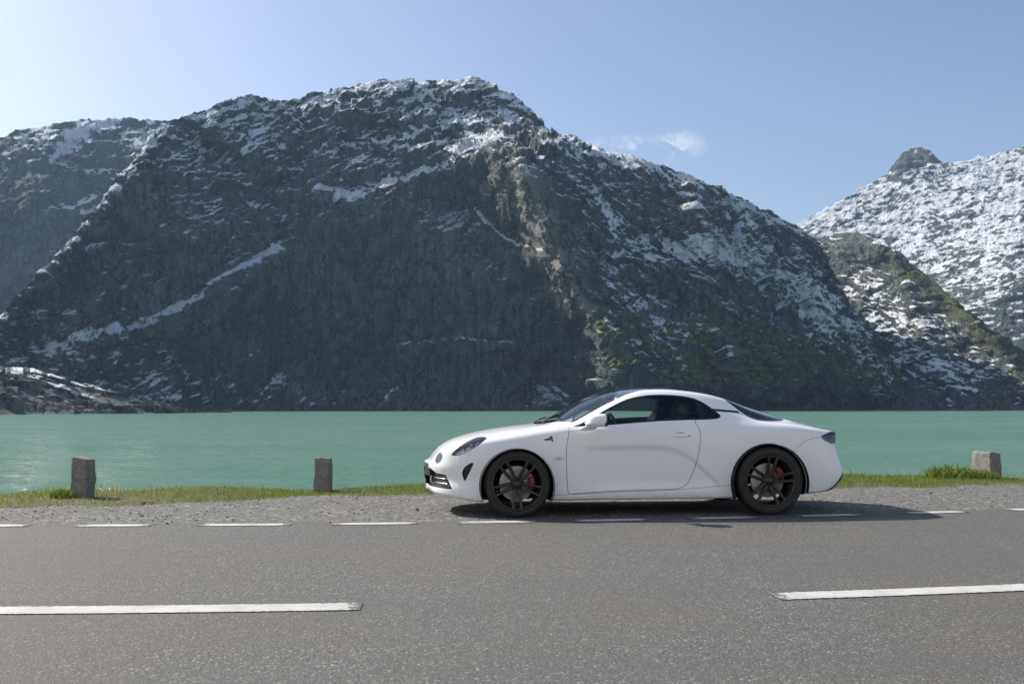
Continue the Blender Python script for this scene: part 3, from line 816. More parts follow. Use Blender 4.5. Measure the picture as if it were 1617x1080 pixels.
def zipc(kn, x):
    return pchip([a for a, b in kn], [b for a, b in kn], x)
CURVES = []
def curve(wk, zk, n_tip, t_tip, n_s=1.0, t_s=1.0):
    w = zipc(wk, us)
    wn_ = pchip(NOSE_D, NOSE_W, np.maximum(us - n_tip, 0)) * n_s
    wt_ = pchip(TAIL_D, TAIL_W, np.maximum(t_tip - us, 0)) * t_s
    eps = 1e-6
    sm = ((w + eps) ** -10. + (wn_ + eps) ** -10. + (wt_ + eps) ** -10.) ** -.1
    sm = np.where(np.minimum(wn_, wt_) <= 0, 0, sm)
    z = zipc(zk, us)
    CURVES.append([sm, z])
zb = [(-.87, .215), (-.78, .195), (-.62, .172), (-.48, .155), (-.33, .133), (.35, .142), (1.2, .146), (2.06, .150), (2.75, .18), (2.95, .195), (3.16, .222), (3.3, .24)]
curve([(-1, 0), (4, 0)], zb, -.80, 3.17)
curve([(-1, .78), (4, .78)], zb, -.80, 3.17, .96, .95)
zb2 = [(a, b + .03) for a, b in zb]
curve([(-1, .9), (0, .862), (.5, .845), (1.2, .835), (2.0, .85), (2.4, .875), (3, .9)], zb2, -.822, 3.20)
curve([(-1, .9), (0, .872), (.5, .862), (1.2, .855), (2.0, .868), (2.4, .885), (3, .9)], [(-.87, .262), (-.6, .262), (-.3, .26), (.48, .215), (1.2, .235), (2.05, .282), (2.8, .30), (3.3, .315)], -.822, 3.272)
curve([(-1, .9), (0, .878), (.5, .878), (1.2, .872), (2.0, .882), (2.4, .895), (3, .9)], [(-.87, .335), (-.6, .34), (0, .40), (1.2, .40), (2.05, .41), (2.8, .40), (3.3, .385)], -.800, 3.286)
curve([(-1, .9), (0, .880), (.5, .884), (1.2, .880), (2.0, .892), (2.4, .899), (3, .9)], [(-.87, .432), (-.6, .455), (0, .53), (1.2, .54), (2.05, .55), (2.8, .54), (3.3, .51)], -.838, 3.250)
curve([(-1, .9), (0, .870), (.5, .882), (1.2, .884), (2.0, .890), (2.4, .893), (3, .88)], [(-.87, .49), (-.75, .515), (-.6, .55), (-.3, .615), (0, .650), (.5, .68), (1.2, .695), (2.05, .70), (2.42, .715), (2.8, .685), (3.1, .645), (3.3, .62)], -.826, 3.212)
curve([(-1, .86), (-.45, .805), (0, .838), (.5, .860), (1.2, .866), (1.9, .868), (2.4, .874), (2.8, .86), (3.1, .80)], [(-.87, .50), (-.78, .535), (-.6, .615), (-.45, .662), (-.3, .688), (-.1, .712), (.25, .757), (.5, .788), (1.0, .806), (1.7, .816), (2.0, .812), (2.36, .800), (2.66, .792), (2.88, .782), (3.1, .728), (3.3, .70)], -.815, 3.222)
k8w = [(-1, .74), (-.6, .64), (-.45, .655), (-.3, .675), (0, .70), (.25, .735), (.45, .765), (.75, .775), (1.2, .775), (1.65, .765), (2.0, .755), (2.4, .745), (2.7, .735), (3.0, .72), (3.3, .70)]
k8z = [(-.87, .50), (-.78, .542), (-.70, .60), (-.6, .652), (-.45, .704), (-.3, .738), (-.1, .772), (.25, .815), (.554, .838), (.854, .850), (1.367, .886), (1.631, .896), (1.907, .898), (2.2, .888), (2.4, .873), (2.66, .860), (2.88, .828), (3.06, .793), (3.2, .778), (3.3, .77)]
curve(k8w, k8z, -.80, 3.232)
w8, z8 = CURVES[-1]
# table for the upper curves behind the cowl (A-pillar, cantrail, roof, rear glass edge)
k10w = [(.45, .700), (.56, .690), (.75, .668), (.9, .648), (1.1, .615), (1.44, .595), (1.78, .598), (2.0, .605), (2.2, .605), (2.4, .580), (2.7, .51), (2.9, .48), (3.2, .40), (3.3, .38)]
k10z = [(.45, .838), (.56, .853), (.65, .898), (.75, .950), (.87, 1.014), (1.0, 1.074), (1.113, 1.117), (1.264, 1.147), (1.438, 1.156), (1.614, 1.147), (1.777, 1.118), (1.9, 1.086), (2.08, 1.026), (2.23, .966), (2.39, .903), (2.53, .884), (2.69, .878), (2.9, .850), (3.1, .806), (3.2, .789), (3.3, .78)]
k11w = [(.45, .672), (.56, .655), (.75, .628), (.9, .602), (1.1, .560), (1.3, .525), (1.7, .515), (2.0, .525), (2.2, .53), (2.4, .50), (2.7, .43), (2.9, .41), (3.2, .34), (3.3, .32)]
k11z = [(.45, .850), (.56, .878), (.65, .922), (.75, .976), (.9, 1.054), (1.0, 1.098), (1.08, 1.134), (1.171, 1.166), (1.28, 1.188), (1.456, 1.194), (1.69, 1.178), (1.932, 1.143), (2.085, 1.102), (2.25, 1.034), (2.4, .974), (2.6, .918), (2.75, .889), (2.9, .858), (3.1, .812), (3.2, .794), (3.3, .785)]
bl = sstep(.12, .45, us)
def upper(frac, wk, zk, lift=0.0):
    wf = w8 * frac
    zf = zc - (zc - z8) * np.power(frac, 2.3)
    wtb, ztb = zipc(wk, us), zipc(zk, us)
    w = wf * (1 - bl) + np.minimum(wtb, w8 * .97) * bl
    z = zf * (1 - bl) + ztb * bl
    return w, z
u10 = upper(.80, k10w, k10z); u11 = upper(.66, k11w, k11z)
w9 = (w8 + u10[0]) / 2 + .016 * bl; z9 = (z8 + u10[1]) / 2
CURVES.append([w9, z9]); CURVES.append(list(u10)); CURVES.append(list(u11))
w12 = u11[0] * .55
CURVES.append([w12, zc - (zc - u11[1]) * .55 ** 2.2])
CURVES.append([np.zeros(nu), zc])
for k in range(7, 13):
    CURVES[k][1] = np.minimum(CURVES[k][1], zc - (13 - k) * .0004)
K = len(CURVES)
WK = np.array([c[0] for c in CURVES]); ZK = np.array([c[1] for c in CURVES])      # (K, nu)
SUB = 9
nt = (K - 1) * SUB + 1
ts = np.linspace(0, K - 1, nt)
def cross(A):                      # monotone interpolation over the section for all stations at once
    h = 1.0; d = np.diff(A, axis=0)
    m = np.zeros_like(A)
    ok = d[:-1] * d[1:] > 0
    with np.errstate(divide='ignore', invalid='ignore'):
        hm = 2 * d[:-1] * d[1:] / (d[:-1] + d[1:])
    m[1:-1] = np.where(ok, hm, 0); m[0] = d[0]; m[-1] = d[-1]
    i = np.minimum(ts.astype(int), K - 2); t = (ts - i)[:, None]
    return ((1 + 2 * t) * (1 - t) ** 2 * A[i] + t * (1 - t) ** 2 * m[i] + t * t * (3 - 2 * t) * A[i + 1] + t * t * (t - 1) * m[i + 1])
W2 = cross(WK); Z2 = cross(ZK); U2 = np.broadcast_to(us[None, :], W2.shape).copy()
# soften along the section (crisp folds become radii)
for _ in range(10):
    W2[1:-1] = .25 * W2[:-2] + .5 * W2[1:-1] + .25 * W2[2:]
    Z2[1:-1] = .25 * Z2[:-2] + .5 * Z2[1:-1] + .25 * Z2[2:]
for _ in range(6):
    W2[:, 1:-1] = .25 * W2[:, :-2] + .5 * W2[:, 1:-1] + .25 * W2[:, 2:]
    Z2[:, 1:-1] = .25 * Z2[:, :-2] + .5 * Z2[:, 1:-1] + .25 * Z2[:, 2:]
W2[0] = 0; W2[-1] = 0
# the scallop pressed into the door and the swollen rear arch behind it
crz = np.interp(U2, [.55, .97, 1.35, 1.45, 1.56, 1.68, 1.76, 1.85, 1.95, 2.05], [.655, .668, .668, .655, .622, .552, .478, .394, .30, .22])
below = crz - Z2
fade = sstep(.50, .95, U2) * (1 - sstep(1.86, 2.0, U2)) * sstep(.20, .34, Z2)
W2 -= .021 * sstep(0.0, .055, below) * fade * (W2 > .7)
# wheel arch lips flare slightly
for (cu, cz, rr) in ((0, .290, .345), (2.42, .303, .369)):
    dd = np.hypot(U2 - cu, Z2 - cz) - rr
    W2 += .008 * np.exp(-(dd / .03) ** 2) * (W2 > .7)

TT = np.broadcast_to(ts[:, None], W2.shape)
dUu = np.gradient(np.stack([U2, W2, Z2], -1), axis=1); dVt = np.gradient(np.stack([U2, W2, Z2], -1), axis=0)
NN = np.cross(dVt, dUu)
ln = np.linalg.norm(NN, axis=-1, keepdims=True)
NN = np.where(ln > 1e-9, NN / np.maximum(ln, 1e-9), [0, 1, 0])
# make it point outwards (away from the car's middle)
cen = np.stack([U2 * 0 + np.clip(U2, .2, 2.6), W2 * 0, Z2 * 0 + .5], -1)
flip = np.sum(NN * (np.stack([U2, W2, Z2], -1) - cen), -1) < 0
print('normals flipped', flip.mean())
if flip.mean() > .5:
    NN = -NN
NN[-1, :, 1] = 0; NN[0, :, 1] = 0
NN /= np.maximum(np.linalg.norm(NN, axis=-1, keepdims=True), 1e-9)
nper = W2.size
halfV = np.stack([U2, W2, Z2], -1).reshape(-1, 3); halfN = NN.reshape(-1, 3)
m1 = np.array([1, -1, 1])
SV = [*map(tuple, np.concatenate([halfV * m1, halfV]))]        # near side has w < 0
SN = [*map(tuple, np.concatenate([halfN * m1, halfN]))]
SA = [(a, s) for s in (-1., 1.) for a in TT.reshape(-1)]
gf = grid_faces(nt, nu)
F_all = [tuple(f) for f in gf[:, ::-1].tolist()] + [tuple(f) for f in (gf + nper).tolist()]
def _agree(fs):
    Vv = np.array(SV); Nn = np.array(SN); fs = np.array(fs[2000:len(fs):37])
    g = np.cross(Vv[fs[:, 1]] - Vv[fs[:, 0]], Vv[fs[:, 3]] - Vv[fs[:, 0]])
    return np.sum(g * Nn[fs[:, 0]], 1).mean() > 0
_h = len(gf)
if not _agree(F_all[:_h]):
    F_all[:_h] = [f[::-1] for f in F_all[:_h]]
if not _agree(F_all[_h:]):
    F_all[_h:] = [f[::-1] for f in F_all[_h:]]
def arrs():
    return np.array(SV), np.array(SA)
_cache = {}
def clip_faces(faces, fun):
    """split polygons along the zero contour of fun(V, A); returns (positive, negative)"""
    V, A = arrs()
    f = fun(V, A)
    f = np.where(np.abs(f) < 1e-7, 1e-7, f)
    f = list(f)
    pos, neg, edges = [], [], {}
    def cut(i, j):
        key = (i, j) if i < j else (j, i)
        if key in edges:
            return edges[key]
        a, b = key
        s = f[a] / (f[a] - f[b])
        SV.append(tuple(SV[a][k] + s * (SV[b][k] - SV[a][k]) for k in range(3)))
        nn = [SN[a][k] + s * (SN[b][k] - SN[a][k]) for k in range(3)]
        l = math.sqrt(sum(x * x for x in nn)) or 1
        SN.append(tuple(x / l for x in nn))
        SA.append((SA[a][0] + s * (SA[b][0] - SA[a][0]), SA[a][1]))
        edges[key] = len(SV) - 1
        return edges[key]
    q4 = [fc for fc in faces if len(fc) == 4]
    rest = [fc for fc in faces if len(fc) != 4]
    if q4:
        sgn = (np.array(f) > 0)[np.array(q4)].sum(1)
        pos += [q4[i] for i in np.nonzero(sgn == 4)[0]]
        neg += [q4[i] for i in np.nonzero(sgn == 0)[0]]
        rest += [q4[i] for i in np.nonzero((sgn > 0) & (sgn < 4))[0]]
    for fc in rest:
        sg = [f[i] > 0 for i in fc]
        if all(sg):
            pos.append(fc)
        elif not any(sg):
            neg.append(fc)
        else:
            a, b = [], []
            n = len(fc)
            for q in range(n):
                i, j = fc[q], fc[(q + 1) % n]
                (a if sg[q] else b).append(i)
                if sg[q] != sg[(q + 1) % n]:
                    c = cut(i, j); a.append(c); b.append(c)
            if len(a) > 2: pos.append(tuple(a))
            if len(b) > 2: neg.append(tuple(b))
    return pos, neg
def piece(name, faces, mat, offset=0.0, parent=car, flipn=False, label=None):
    used = sorted({i for f in faces for i in f})
    if not used:
        print('EMPTY PIECE', name); return None
    mp = {g: l for l, g in enumerate(used)}
    me = bpy.data.meshes.new(name)
    V = [tuple(SV[g][k] + offset * SN[g][k] for k in range(3)) for g in used]
    fl = [tuple(mp[i] for i in (f[::-1] if flipn else f)) for f in faces]
    me.from_pydata(V, [], fl)
    me.polygons.foreach_set('use_smooth', [True] * len(me.polygons))
    me.normals_split_custom_set_from_vertices([tuple((-1 if flipn else 1) * x for x in SN[g]) for g in used])
    me.materials.append(mat)
    me.update()
    return new_obj(name, me, parent, label=label)

def smooth_poly(pts, sub=8, closed=True):
    P = np.array(pts, float); n = len(P); out = []
    for i in range(n):
        p0, p1, p2, p3 = P[(i - 1) % n], P[i], P[(i + 1) % n], P[(i + 2) % n]
        for s in np.linspace(0, 1, sub, endpoint=False):
            out.append(.5 * ((2 * p1) + (-p0 + p2) * s + (2 * p0 - 5 * p1 + 4 * p2 - p3) * s * s + (-p0 + 3 * p1 - 3 * p2 + p3) * s ** 3))
    return np.array(out)
def poly_sd(poly, X, Y):
    """signed distance, positive inside"""
    Q = np.asarray(poly); d = np.full(X.shape, 1e9); ins = np.zeros(X.shape, bool)
    for a, b in zip(Q, np.roll(Q, -1, 0)):
        e = b - a
        s = np.clip(((X - a[0]) * e[0] + (Y - a[1]) * e[1]) / max(e @ e, 1e-12), 0, 1)
        d = np.minimum(d, np.hypot(X - a[0] - s * e[0], Y - a[1] - s * e[1]))
        c = (a[1] > Y) != (b[1] > Y)
        with np.errstate(divide='ignore', invalid='ignore'):
            xi = (b[0] - a[0]) * (Y - a[1]) / (b[1] - a[1]) + a[0]
        ins ^= c & (X < xi)
    return np.where(ins, d, -d)
def side_poly(poly, wmin=.3):
    def f(V, A):
        d = poly_sd(poly, V[:, 0], V[:, 2])
        return np.where(np.abs(V[:, 1]) > wmin, d, -np.abs(d) - .01)
    return f
def near(faces, s):
    return [f for f in faces if SA[f[0]][1] == s]

_w = np.abs(np.array(SV)[:, 1])
F = [f for f in F_all if max(_w[i] for i in f) > 1e-4]      # nothing where the two halves meet
# wheel openings
for (cu, cz, rr) in ((0, .290, .345), (2.42, .303, .369)):
    F, _ = clip_faces(F, lambda V, A: np.where(np.abs(V[:, 1]) > .45, np.hypot(V[:, 0] - cu, V[:, 2] - cz) - rr, .5))
# under-tray is a part of its own
under, F = clip_faces(F, lambda V, A: 1.0 - A[:, 0])
# side glass outline
WIN = [(.548, .841), (.70, .846), (.854, .852), (1.10, .870), (1.367, .889), (1.631, .899), (1.85, .904), (1.945, .912), (1.978, .925), (1.985, .945), (1.955, .975), (1.912, 1.010), (1.86, 1.052), (1.777, 1.098), (1.70, 1.120), (1.614, 1.134), (1.438, 1.144), (1.264, 1.135), (1.113, 1.106), (.997, 1.061), (.892, 1.010), (.802, .962), (.71, .914), (.619, .868)]
winp = smooth_poly(WIN, 5)
win, F = clip_faces(F, side_poly(winp))
wframe_in = lambda V, A: poly_sd(winp, V[:, 0], V[:, 2]) - .017
wglass, wseal = clip_faces(win, wframe_in)
# B post between door glass and quarter glass
bpost = lambda V, A: .028 - np.abs((V[:, 0] - 1.80) + (V[:, 2] - .95) * .15)
wpost, wglass = clip_faces(wglass, bpost)
wdoor, wquart = clip_faces(wglass, lambda V, A: 1.80 - (V[:, 2] - .95) * .15 - V[:, 0])
# door
DOOR = [(.506, .838), (.486, .75), (.470, .663), (.467, .526), (.470, .40), (.476, .30), (.486, .222), (.52, .212), (.70, .222), (.964, .236), (1.318, .243), (1.50, .249), (1.56, .258), (1.61, .282), (1.65, .325), (1.705, .452), (1.744, .62), (1.757, .745), (1.748, .82), (1.722, .872), (1.70, .95), (1.2, .98), (.75, .93), (.56, .87)]
doorp = smooth_poly(DOOR, 5)
dsd = lambda V, A: np.where(np.abs(V[:, 1]) > .5, poly_sd(doorp, V[:, 0], V[:, 2]), -.5)
# the door stops at the window line
door, F = clip_faces(F, lambda V, A: dsd(V, A) - .0024)
gap, F = clip_faces(F, lambda V, A: dsd(V, A) + .0024)
# keep the cantrail out of the door
door_up, door = clip_faces(door, lambda V, A: A[:, 0] - 8.6)
F = F + door_up
gap_up, gap = clip_faces(gap, lambda V, A: A[:, 0] - 8.3)
F = F + gap_up
# rear glass, windscreen, roof
RG = [(2.085, 1.098), (2.12, 1.062), (2.168, 1.022), (2.228, .972), (2.304, .921), (2.393, .894), (2.528, .884), (2.65, .884), (2.71, .892), (2.735, .906), (2.73, .935), (2.60, 1.10), (2.3, 1.25), (2.07, 1.25), (2.062, 1.17)]
rgp = smooth_poly(RG, 4)
rgf = lambda V, A: np.where(A[:, 0] > 9.0, poly_sd(rgp, V[:, 0], V[:, 2]), -.5)
rglass, F = clip_faces(F, rgf)
rseal, rglass = clip_faces(rglass, lambda V, A: .030 - rgf(V, A))
cowl = lambda V: .265 + .30 * np.abs(V[:, 1] / .66) ** 2.4
wsf = lambda V, A: np.minimum(np.minimum((A[:, 0] - 11.0) * .12, V[:, 0] - cowl(V)), 1.10 - .10 * (V[:, 1] / .5) ** 2 - V[:, 0])
wscr, F = clip_faces(F, wsf)
wsseal, wscr = clip_faces(wscr, lambda V, A: .022 - wsf(V, A))
roof, F = clip_faces(F, lambda V, A: np.minimum(np.minimum((A[:, 0] - 11.05) * .12, V[:, 0] - 1.0), 2.12 - V[:, 0]))
rstrip, F = clip_faces(F, lambda V, A: np.minimum(np.minimum(.011 - np.abs(V[:, 2] - (.996 - (V[:, 0] - 1.94) * .085)), V[:, 0] - 1.90), 2.20 - V[:, 0]) * np.where(A[:, 0] > 8, 1, 0) - np.where(A[:, 0] > 8, 0, .5))
# lamps, vents and grille
HL = smooth_poly([(-.606, .578), (-.575, .616), (-.52, .662), (-.445, .704), (-.36, .735), (-.295, .741), (-.278, .731), (-.318, .697), (-.39, .648), (-.46, .604), (-.53, .577), (-.58, .567)], 5)
hlf = side_poly(HL, .35)
hl, F = clip_faces(F, hlf)
hledge, hl = clip_faces(hl, lambda V, A: .006 - hlf(V, A))
VENT = smooth_poly([(-.405, .505), (-.44, .497), (-.480, .470), (-.506, .425), (-.505, .385), (-.484, .335), (-.455, .385), (-.425, .45)], 4)
vent, F = clip_faces(F, side_poly(VENT, .5))
DRL = smooth_poly([(-.700, .588), (-.688, .560), (-.700, .520), (-.728, .490), (-.750, .488), (-.758, .512), (-.745, .555), (-.722, .583)], 5)
drl, F = clip_faces(F, lambda V, A: np.where(np.abs(V[:, 1]) > .30, poly_sd(DRL, V[:, 0], V[:, 2]), -.5))
GR = [(-.95, .442), (-.80, .430), (-.745, .395), (-.66, .383), (-.635, .335), (-.600, .252), (-.70, .256), (-.95, .268)]
grl, F = clip_faces(F, lambda V, A: poly_sd(np.array(GR), V[:, 0], V[:, 2]))
TLP = smooth_poly([(2.955, .742), (3.02, .764), (3.075, .782), (3.13, .788), (3.3, .79), (3.3, .69), (3.10, .668), (3.03, .684), (2.985, .708)], 3)
tl, F = clip_faces(F, lambda V, A: np.where((np.abs(V[:, 1]) > .25) & (V[:, 0] > 2.8), poly_sd(TLP, V[:, 0], V[:, 2]), -.5))
DIF = [(3.45, .402), (3.205, .397), (3.175, .37), (3.135, .32), (3.10, .28), (3.06, .247), (3.0, .224), (2.92, .207), (2.92, .0), (3.45, .0)]
dif, F = clip_faces(F, lambda V, A: np.where(V[:, 0] > 2.9, poly_sd(np.array(DIF), V[:, 0], V[:, 2]), -.5))
# rear bumper and sill skirts are panels of their own, with a shut line around them
RB = [(2.955, .737), (2.90, .729), (2.84, .715), (2.784, .690), (2.73, .65), (2.672, .600), (2.42, .30), (2.42, .0), (3.6, .0), (3.6, .737)]
rbp = np.array(RB)
rbf = lambda V, A: np.where(np.abs(V[:, 1]) > .02, poly_sd(rbp, V[:, 0], V[:, 2]), poly_sd(rbp, V[:, 0], V[:, 2]))
rbump, F = clip_faces(F, lambda V, A: rbf(V, A) - .0017)
rbgap, F = clip_faces(F, lambda V, A: rbf(V, A) + .0017)
_, rbgap = clip_faces(rbgap, lambda V, A: V[:, 0] - 2.96)
zl = lambda V: np.interp(V[:, 0], [.2, .484, .7, .964, 1.318, 1.5, 1.72, 2.05, 2.3], [.204, .204, .213, .227, .234, .240, .256, .281, .29])
skf = lambda V, A: np.where((np.abs(V[:, 1]) > .5) & (V[:, 0] > .05) & (V[:, 0] < 2.36), zl(V) - V[:, 2], -.5)
skirt, F = clip_faces(F, lambda V, A: skf(V, A) - .0015)
skgap, F = clip_faces(F, lambda V, A: skf(V, A) + .0015)

piece('body', F, M_WHITE)
piece('rear_bumper', rbump, M_WHITE)
piece('underbody', under, M_UNDER, 0)
piece('roof', roof, M_ROOF, -.0015, label='gloss black roof panel')
piece('windscreen', wscr, M_GLASS, -.002)
piece('windscreen_seal', wsseal, M_BLACK, -.001)
piece('rear_window', rglass, M_GLASSD, -.001, label='dark wraparound rear window')
piece('rear_window_seal', rseal, M_BLACK, -.0005)
DOORS = {}
for s in (-1., 1.):
    dn = piece('door', near(door, s), M_WHITE)
    piece('side_trim', near(rstrip, s), M_SATIN, -.004)
    piece('door_gap', near(gap, s), M_SEAM, -.006)
    piece('side_skirt', near(skirt, s), M_WHITE)
    piece('skirt_gap', near(skgap, s), M_SEAM, -.005)
    piece('bumper_gap', near(rbgap, s), M_SEAM, -.006)
    DOORS[s] = dn
    piece('window_glass', near(wdoor, s), M_GLASS, -.006, parent=dn)
    piece('window_seal', near(wseal, s), M_BLACK, -.002, parent=car)
    piece('door_post', near(wpost, s), M_BLACK, -.004, parent=car)
    piece('quarter_window', near(wquart, s), M_GLASSD, -.006, parent=car)
    h = piece('headlight', near(hl, s), M_LENS, -.001, label='elongated clear headlight')
    piece('lamp_housing', near(hl, s), M_LAMPD, -.035, parent=h)
    piece('lamp_edge', near(hledge, s), M_BLACK, -.003, parent=h)
    piece('side_vent', near(vent, s), M_SATIN, -.018, label='black mesh air vent in the front bumper')
    d = piece('daytime_light', near(drl, s), M_LENS, -.001, label='round secondary lamp in the nose')
    piece('lamp_housing', near(drl, s), M_LAMPD, -.02, parent=d)
    tlo = piece('tail_light', near(tl, s), M_TAIL, -.001, label='smoked tail light')
    piece('lamp_housing', near(tl, s), M_LAMPD, -.025, parent=tlo)
piece('grille', grl, M_SATIN, -.03, label='black lower front grille')
piece('diffuser', dif, M_SATIN, -.004, label='black rear diffuser')
# inner lining so that the cabin is dark seen through the windows
lin, _ = clip_faces(F + door + roof, lambda V, A: np.minimum(np.minimum(A[:, 0] - 3.2, V[:, 0] - .25), 2.9 - V[:, 0]))
piece('cabin_lining', lin, M_INT, -.022, flipn=True)
# --- solid helpers (car space: x = u, y = w, z = up)
def bm_mesh(name, bm, mat, parent=None, smooth=True, label=None, loc=None):
    bmesh.ops.recalc_face_normals(bm, faces=bm.faces)
    me = bpy.data.meshes.new(name); bm.to_mesh(me); bm.free()
    if smooth:
        me.polygons.foreach_set('use_smooth', [True] * len(me.polygons))
    me.materials.append(mat)
    o = new_obj(name, me, parent, label=label)
    if loc is not None:
        o.location = loc
    return o
def add_rings(bm, rings, cap=True, closed=True):
    """rings: list of lists of points, same count"""
    vr = [[bm.verts.new(p) for p in r] for r in rings]
    n = len(vr[0])
    for a, b in zip(vr[:-1], vr[1:]):
        for i in range(n if closed else n - 1):
            bm.faces.new((a[i], a[(i + 1) % n], b[(i + 1) % n], b[i]))
    if cap:
        bm.faces.new(vr[0][::-1]); bm.faces.new(vr[-1])
def add_lathe(bm, prof, n=64, a0=0.0, a1=2 * math.pi, full=True):
    """prof: (radius, y); turned about the y axis"""
    m = n if full else n + 1
    vs = []
    for i in range(m):
        a = a0 + (a1 - a0) * i / n
        vs.append([bm.verts.new((r * math.cos(a), y, r * math.sin(a))) for r, y in prof])
    for i in range(n):
        A, B = vs[i], vs[(i + 1) % m]
        for j in range(len(prof) - 1):
            bm.faces.new((A[j], A[j + 1], B[j + 1], B[j]))
def add_tube(bm, pts, rad, n=8):
    P = [Vector(p) for p in pts]; rings = []
    for i, p in enumerate(P):
        d = (P[min(i + 1, len(P) - 1)] - P[max(i - 1, 0)]).normalized()
        up = Vector((0, 0, 1)) if abs(d.z) < .9 else Vector((0, 1, 0))
        x = d.cross(up).normalized(); y = x.cross(d)
        r = rad[i] if isinstance(rad, (list, tuple)) else rad
        rings.append([p + r * (math.cos(2 * math.pi * k / n) * x + math.sin(2 * math.pi * k / n) * y) for k in range(n)])
    add_rings(bm, rings)
def add_box(bm, x0, x1, y0, y1, z0, z1, bev=0.0):
    g = bmesh.ops.create_cube(bm, size=1)
    for v in g['verts']:
        v.co = Vector((x0 + (v.co.x + .5) * (x1 - x0), y0 + (v.co.y + .5) * (y1 - y0), z0 + (v.co.z + .5) * (z1 - z0)))
    if bev:
        es = list({e for v in g['verts'] for e in v.link_edges})
        bmesh.ops.bevel(bm, geom=es, offset=bev, segments=2, profile=.6, affect='EDGES')
def sell(c, r, n=20, m=12, e=2.6):
    """points of a rounded-box ellipsoid as rings along y"""
    rings = []
    for j in range(m + 1):
        b = -math.pi / 2 + math.pi * j / m
        sb, cb = math.sin(b), math.cos(b)
        y = math.copysign(abs(sb) ** (2 / e), sb); q = max(cb, .02) ** (2 / e)
        ring = []
        for i in range(n):
            a = 2 * math.pi * i / n
            ca, sa = math.cos(a), math.sin(a)
            ring.append((c[0] + r[0] * q * math.copysign(abs(ca) ** (2 / e), ca), c[1] + r[1] * y, c[2] + r[2] * q * math.copysign(abs(sa) ** (2 / e), sa)))
        rings.append(ring)
    return rings
def surf_w(u, z, tmin=2.0, tmax=9.0):
    """half width of the body at side position (u, z)"""
    j = int(np.argmin(np.abs(us - u)))
    k = np.nonzero((ts >= tmin) & (ts <= tmax))[0]
    i = k[np.argmin(np.abs(Z2[k, j] - z))]
    return float(W2[i, j])

# --- wheels
def make_wheel(rad, tw, phase, cal_ang, front):
    root = bpy.data.objects.new('wheel', None); COL.objects.link(root); root.parent = car
    h = tw / 2
    bm = bmesh.new()
    r0 = .238
    prof = [(r0 - .006, -h + .020), (r0 + .004, -h + .008), (r0 + .016, -h - .001), (r0 + .034, -h - .005), (rad - .022, -h - .001), (rad - .009, -h + .010), (rad - .002, -h + .026)]
    for g in (-.052, -.018, .018, .052):
        prof += [(rad, g - .0125), (rad - .0005, g - .006), (rad - .007, g - .004), (rad - .007, g + .004), (rad - .0005, g + .006), (rad, g + .0125)]
    prof += [(rad - .002, h - .026), (rad - .012, h - .008), (r0 + .03, h), (r0, h - .012)]
    add_lathe(bm, prof, 96)
    bm_mesh('tyre', bm, M_RUBBER, root)
    bm = bmesh.new()
    add_lathe(bm, [(r0 + .004, -h + .012), (r0 + .006, -h + .004), (r0, -h), (r0 - .009, -h + .004), (r0 - .014, -h + .018), (r0 - .020, -h + .05), (r0 - .024, 0), (r0 - .016, h - .02), (r0, h - .01)], 72)
    rim = bm_mesh('rim', bm, M_RIM, root)
    for k in range(5):
        th = phase + k * 2 * math.pi / 5
        for s in (-1, 1):
            bm = bmesh.new()
            rings = []
            for q, (rr, off, wd, yy, tk) in enumerate(((.050, .30, .020, -h + .040, .030), (.095, .262, .0165, -h + .032, .030), (.15, .205, .0140, -h + .020, .026), (.20, .178, .0135, -h + .010, .022), (.228, .170, .017, -h + .006, .020))):
                a = th + s * off
                c = Vector((rr * math.cos(a), yy, rr * math.sin(a)))
                tg = Vector((-math.sin(a), 0, math.cos(a)))
                Yv = Vector((0, 1, 0))
                rings.append([c - tg * wd + Yv * tk, c - tg * wd * .9 + Yv * .003, c - tg * wd * .35 - Yv * .003, c + tg * wd * .35 - Yv * .003, c + tg * wd * .9 + Yv * .003, c + tg * wd + Yv * tk])
            add_rings(bm, rings)
            bm_mesh('spoke', bm, M_RIM, rim, smooth=False)
    bm = bmesh.new()
    add_lathe(bm, [(.0005, -h + .022), (.026, -h + .022), (.030, -h + .026), (.034, -h + .036), (.066, -h + .040), (.072, -h + .052), (.070, -h + .085)], 40)
    hub = bm_mesh('hub', bm, M_RIM, rim)
    for k in range(5):
        a = phase + (k + .5) * 2 * math.pi / 5
        bm = bmesh.new()
        add_lathe(bm, [(.0003, -h + .030), (.0065, -h + .030), (.0075, -h + .036), (.0075, -h + .05)], 10)
        bm_mesh('wheel_bolt', bm, M_SATIN, rim, loc=(.051 * math.cos(a), 0, .051 * math.sin(a)))
    bm = bmesh.new()
    add_lathe(bm, [(.062, -.028), (.088, -.026), (.090, -.012), (.161, -.012), (.163, -.010), (.163, .012), (.08, .014)], 72)
    bm_mesh('brake_disc', bm, M_DISC, root)
    bm = bmesh.new()
    n = 12
    rings = []
    for i in range(n + 1):
        a = cal_ang + (i / n - .5) * R(50)
        e = math.sin(math.pi * min(max(i / n, .06), .94)) ** .35
        ri, ro = .112 + .012 * (1 - e), .176 - .01 * (1 - e)
        pr = [(ri, .03), (ri, -.030), (ri + .012, -.046), (ro - .014, -.046), (ro, -.030), (ro, .03)]
        rings.append([Vector((r * math.cos(a), y * (.75 + .25 * e), r * math.sin(a))) for r, y in pr])
    add_rings(bm, rings)
    bm_mesh('brake_caliper', bm, M_RED, root)
    # dark drum behind everything so that the wheel is closed towards the hub carrier
    bm = bmesh.new()
    add_lathe(bm, [(.0005, .035), (.10, .04), (.12, .055), (.12, .075)], 32)
    bm_mesh('hub_carrier', bm, M_UNDER, root)
    return root
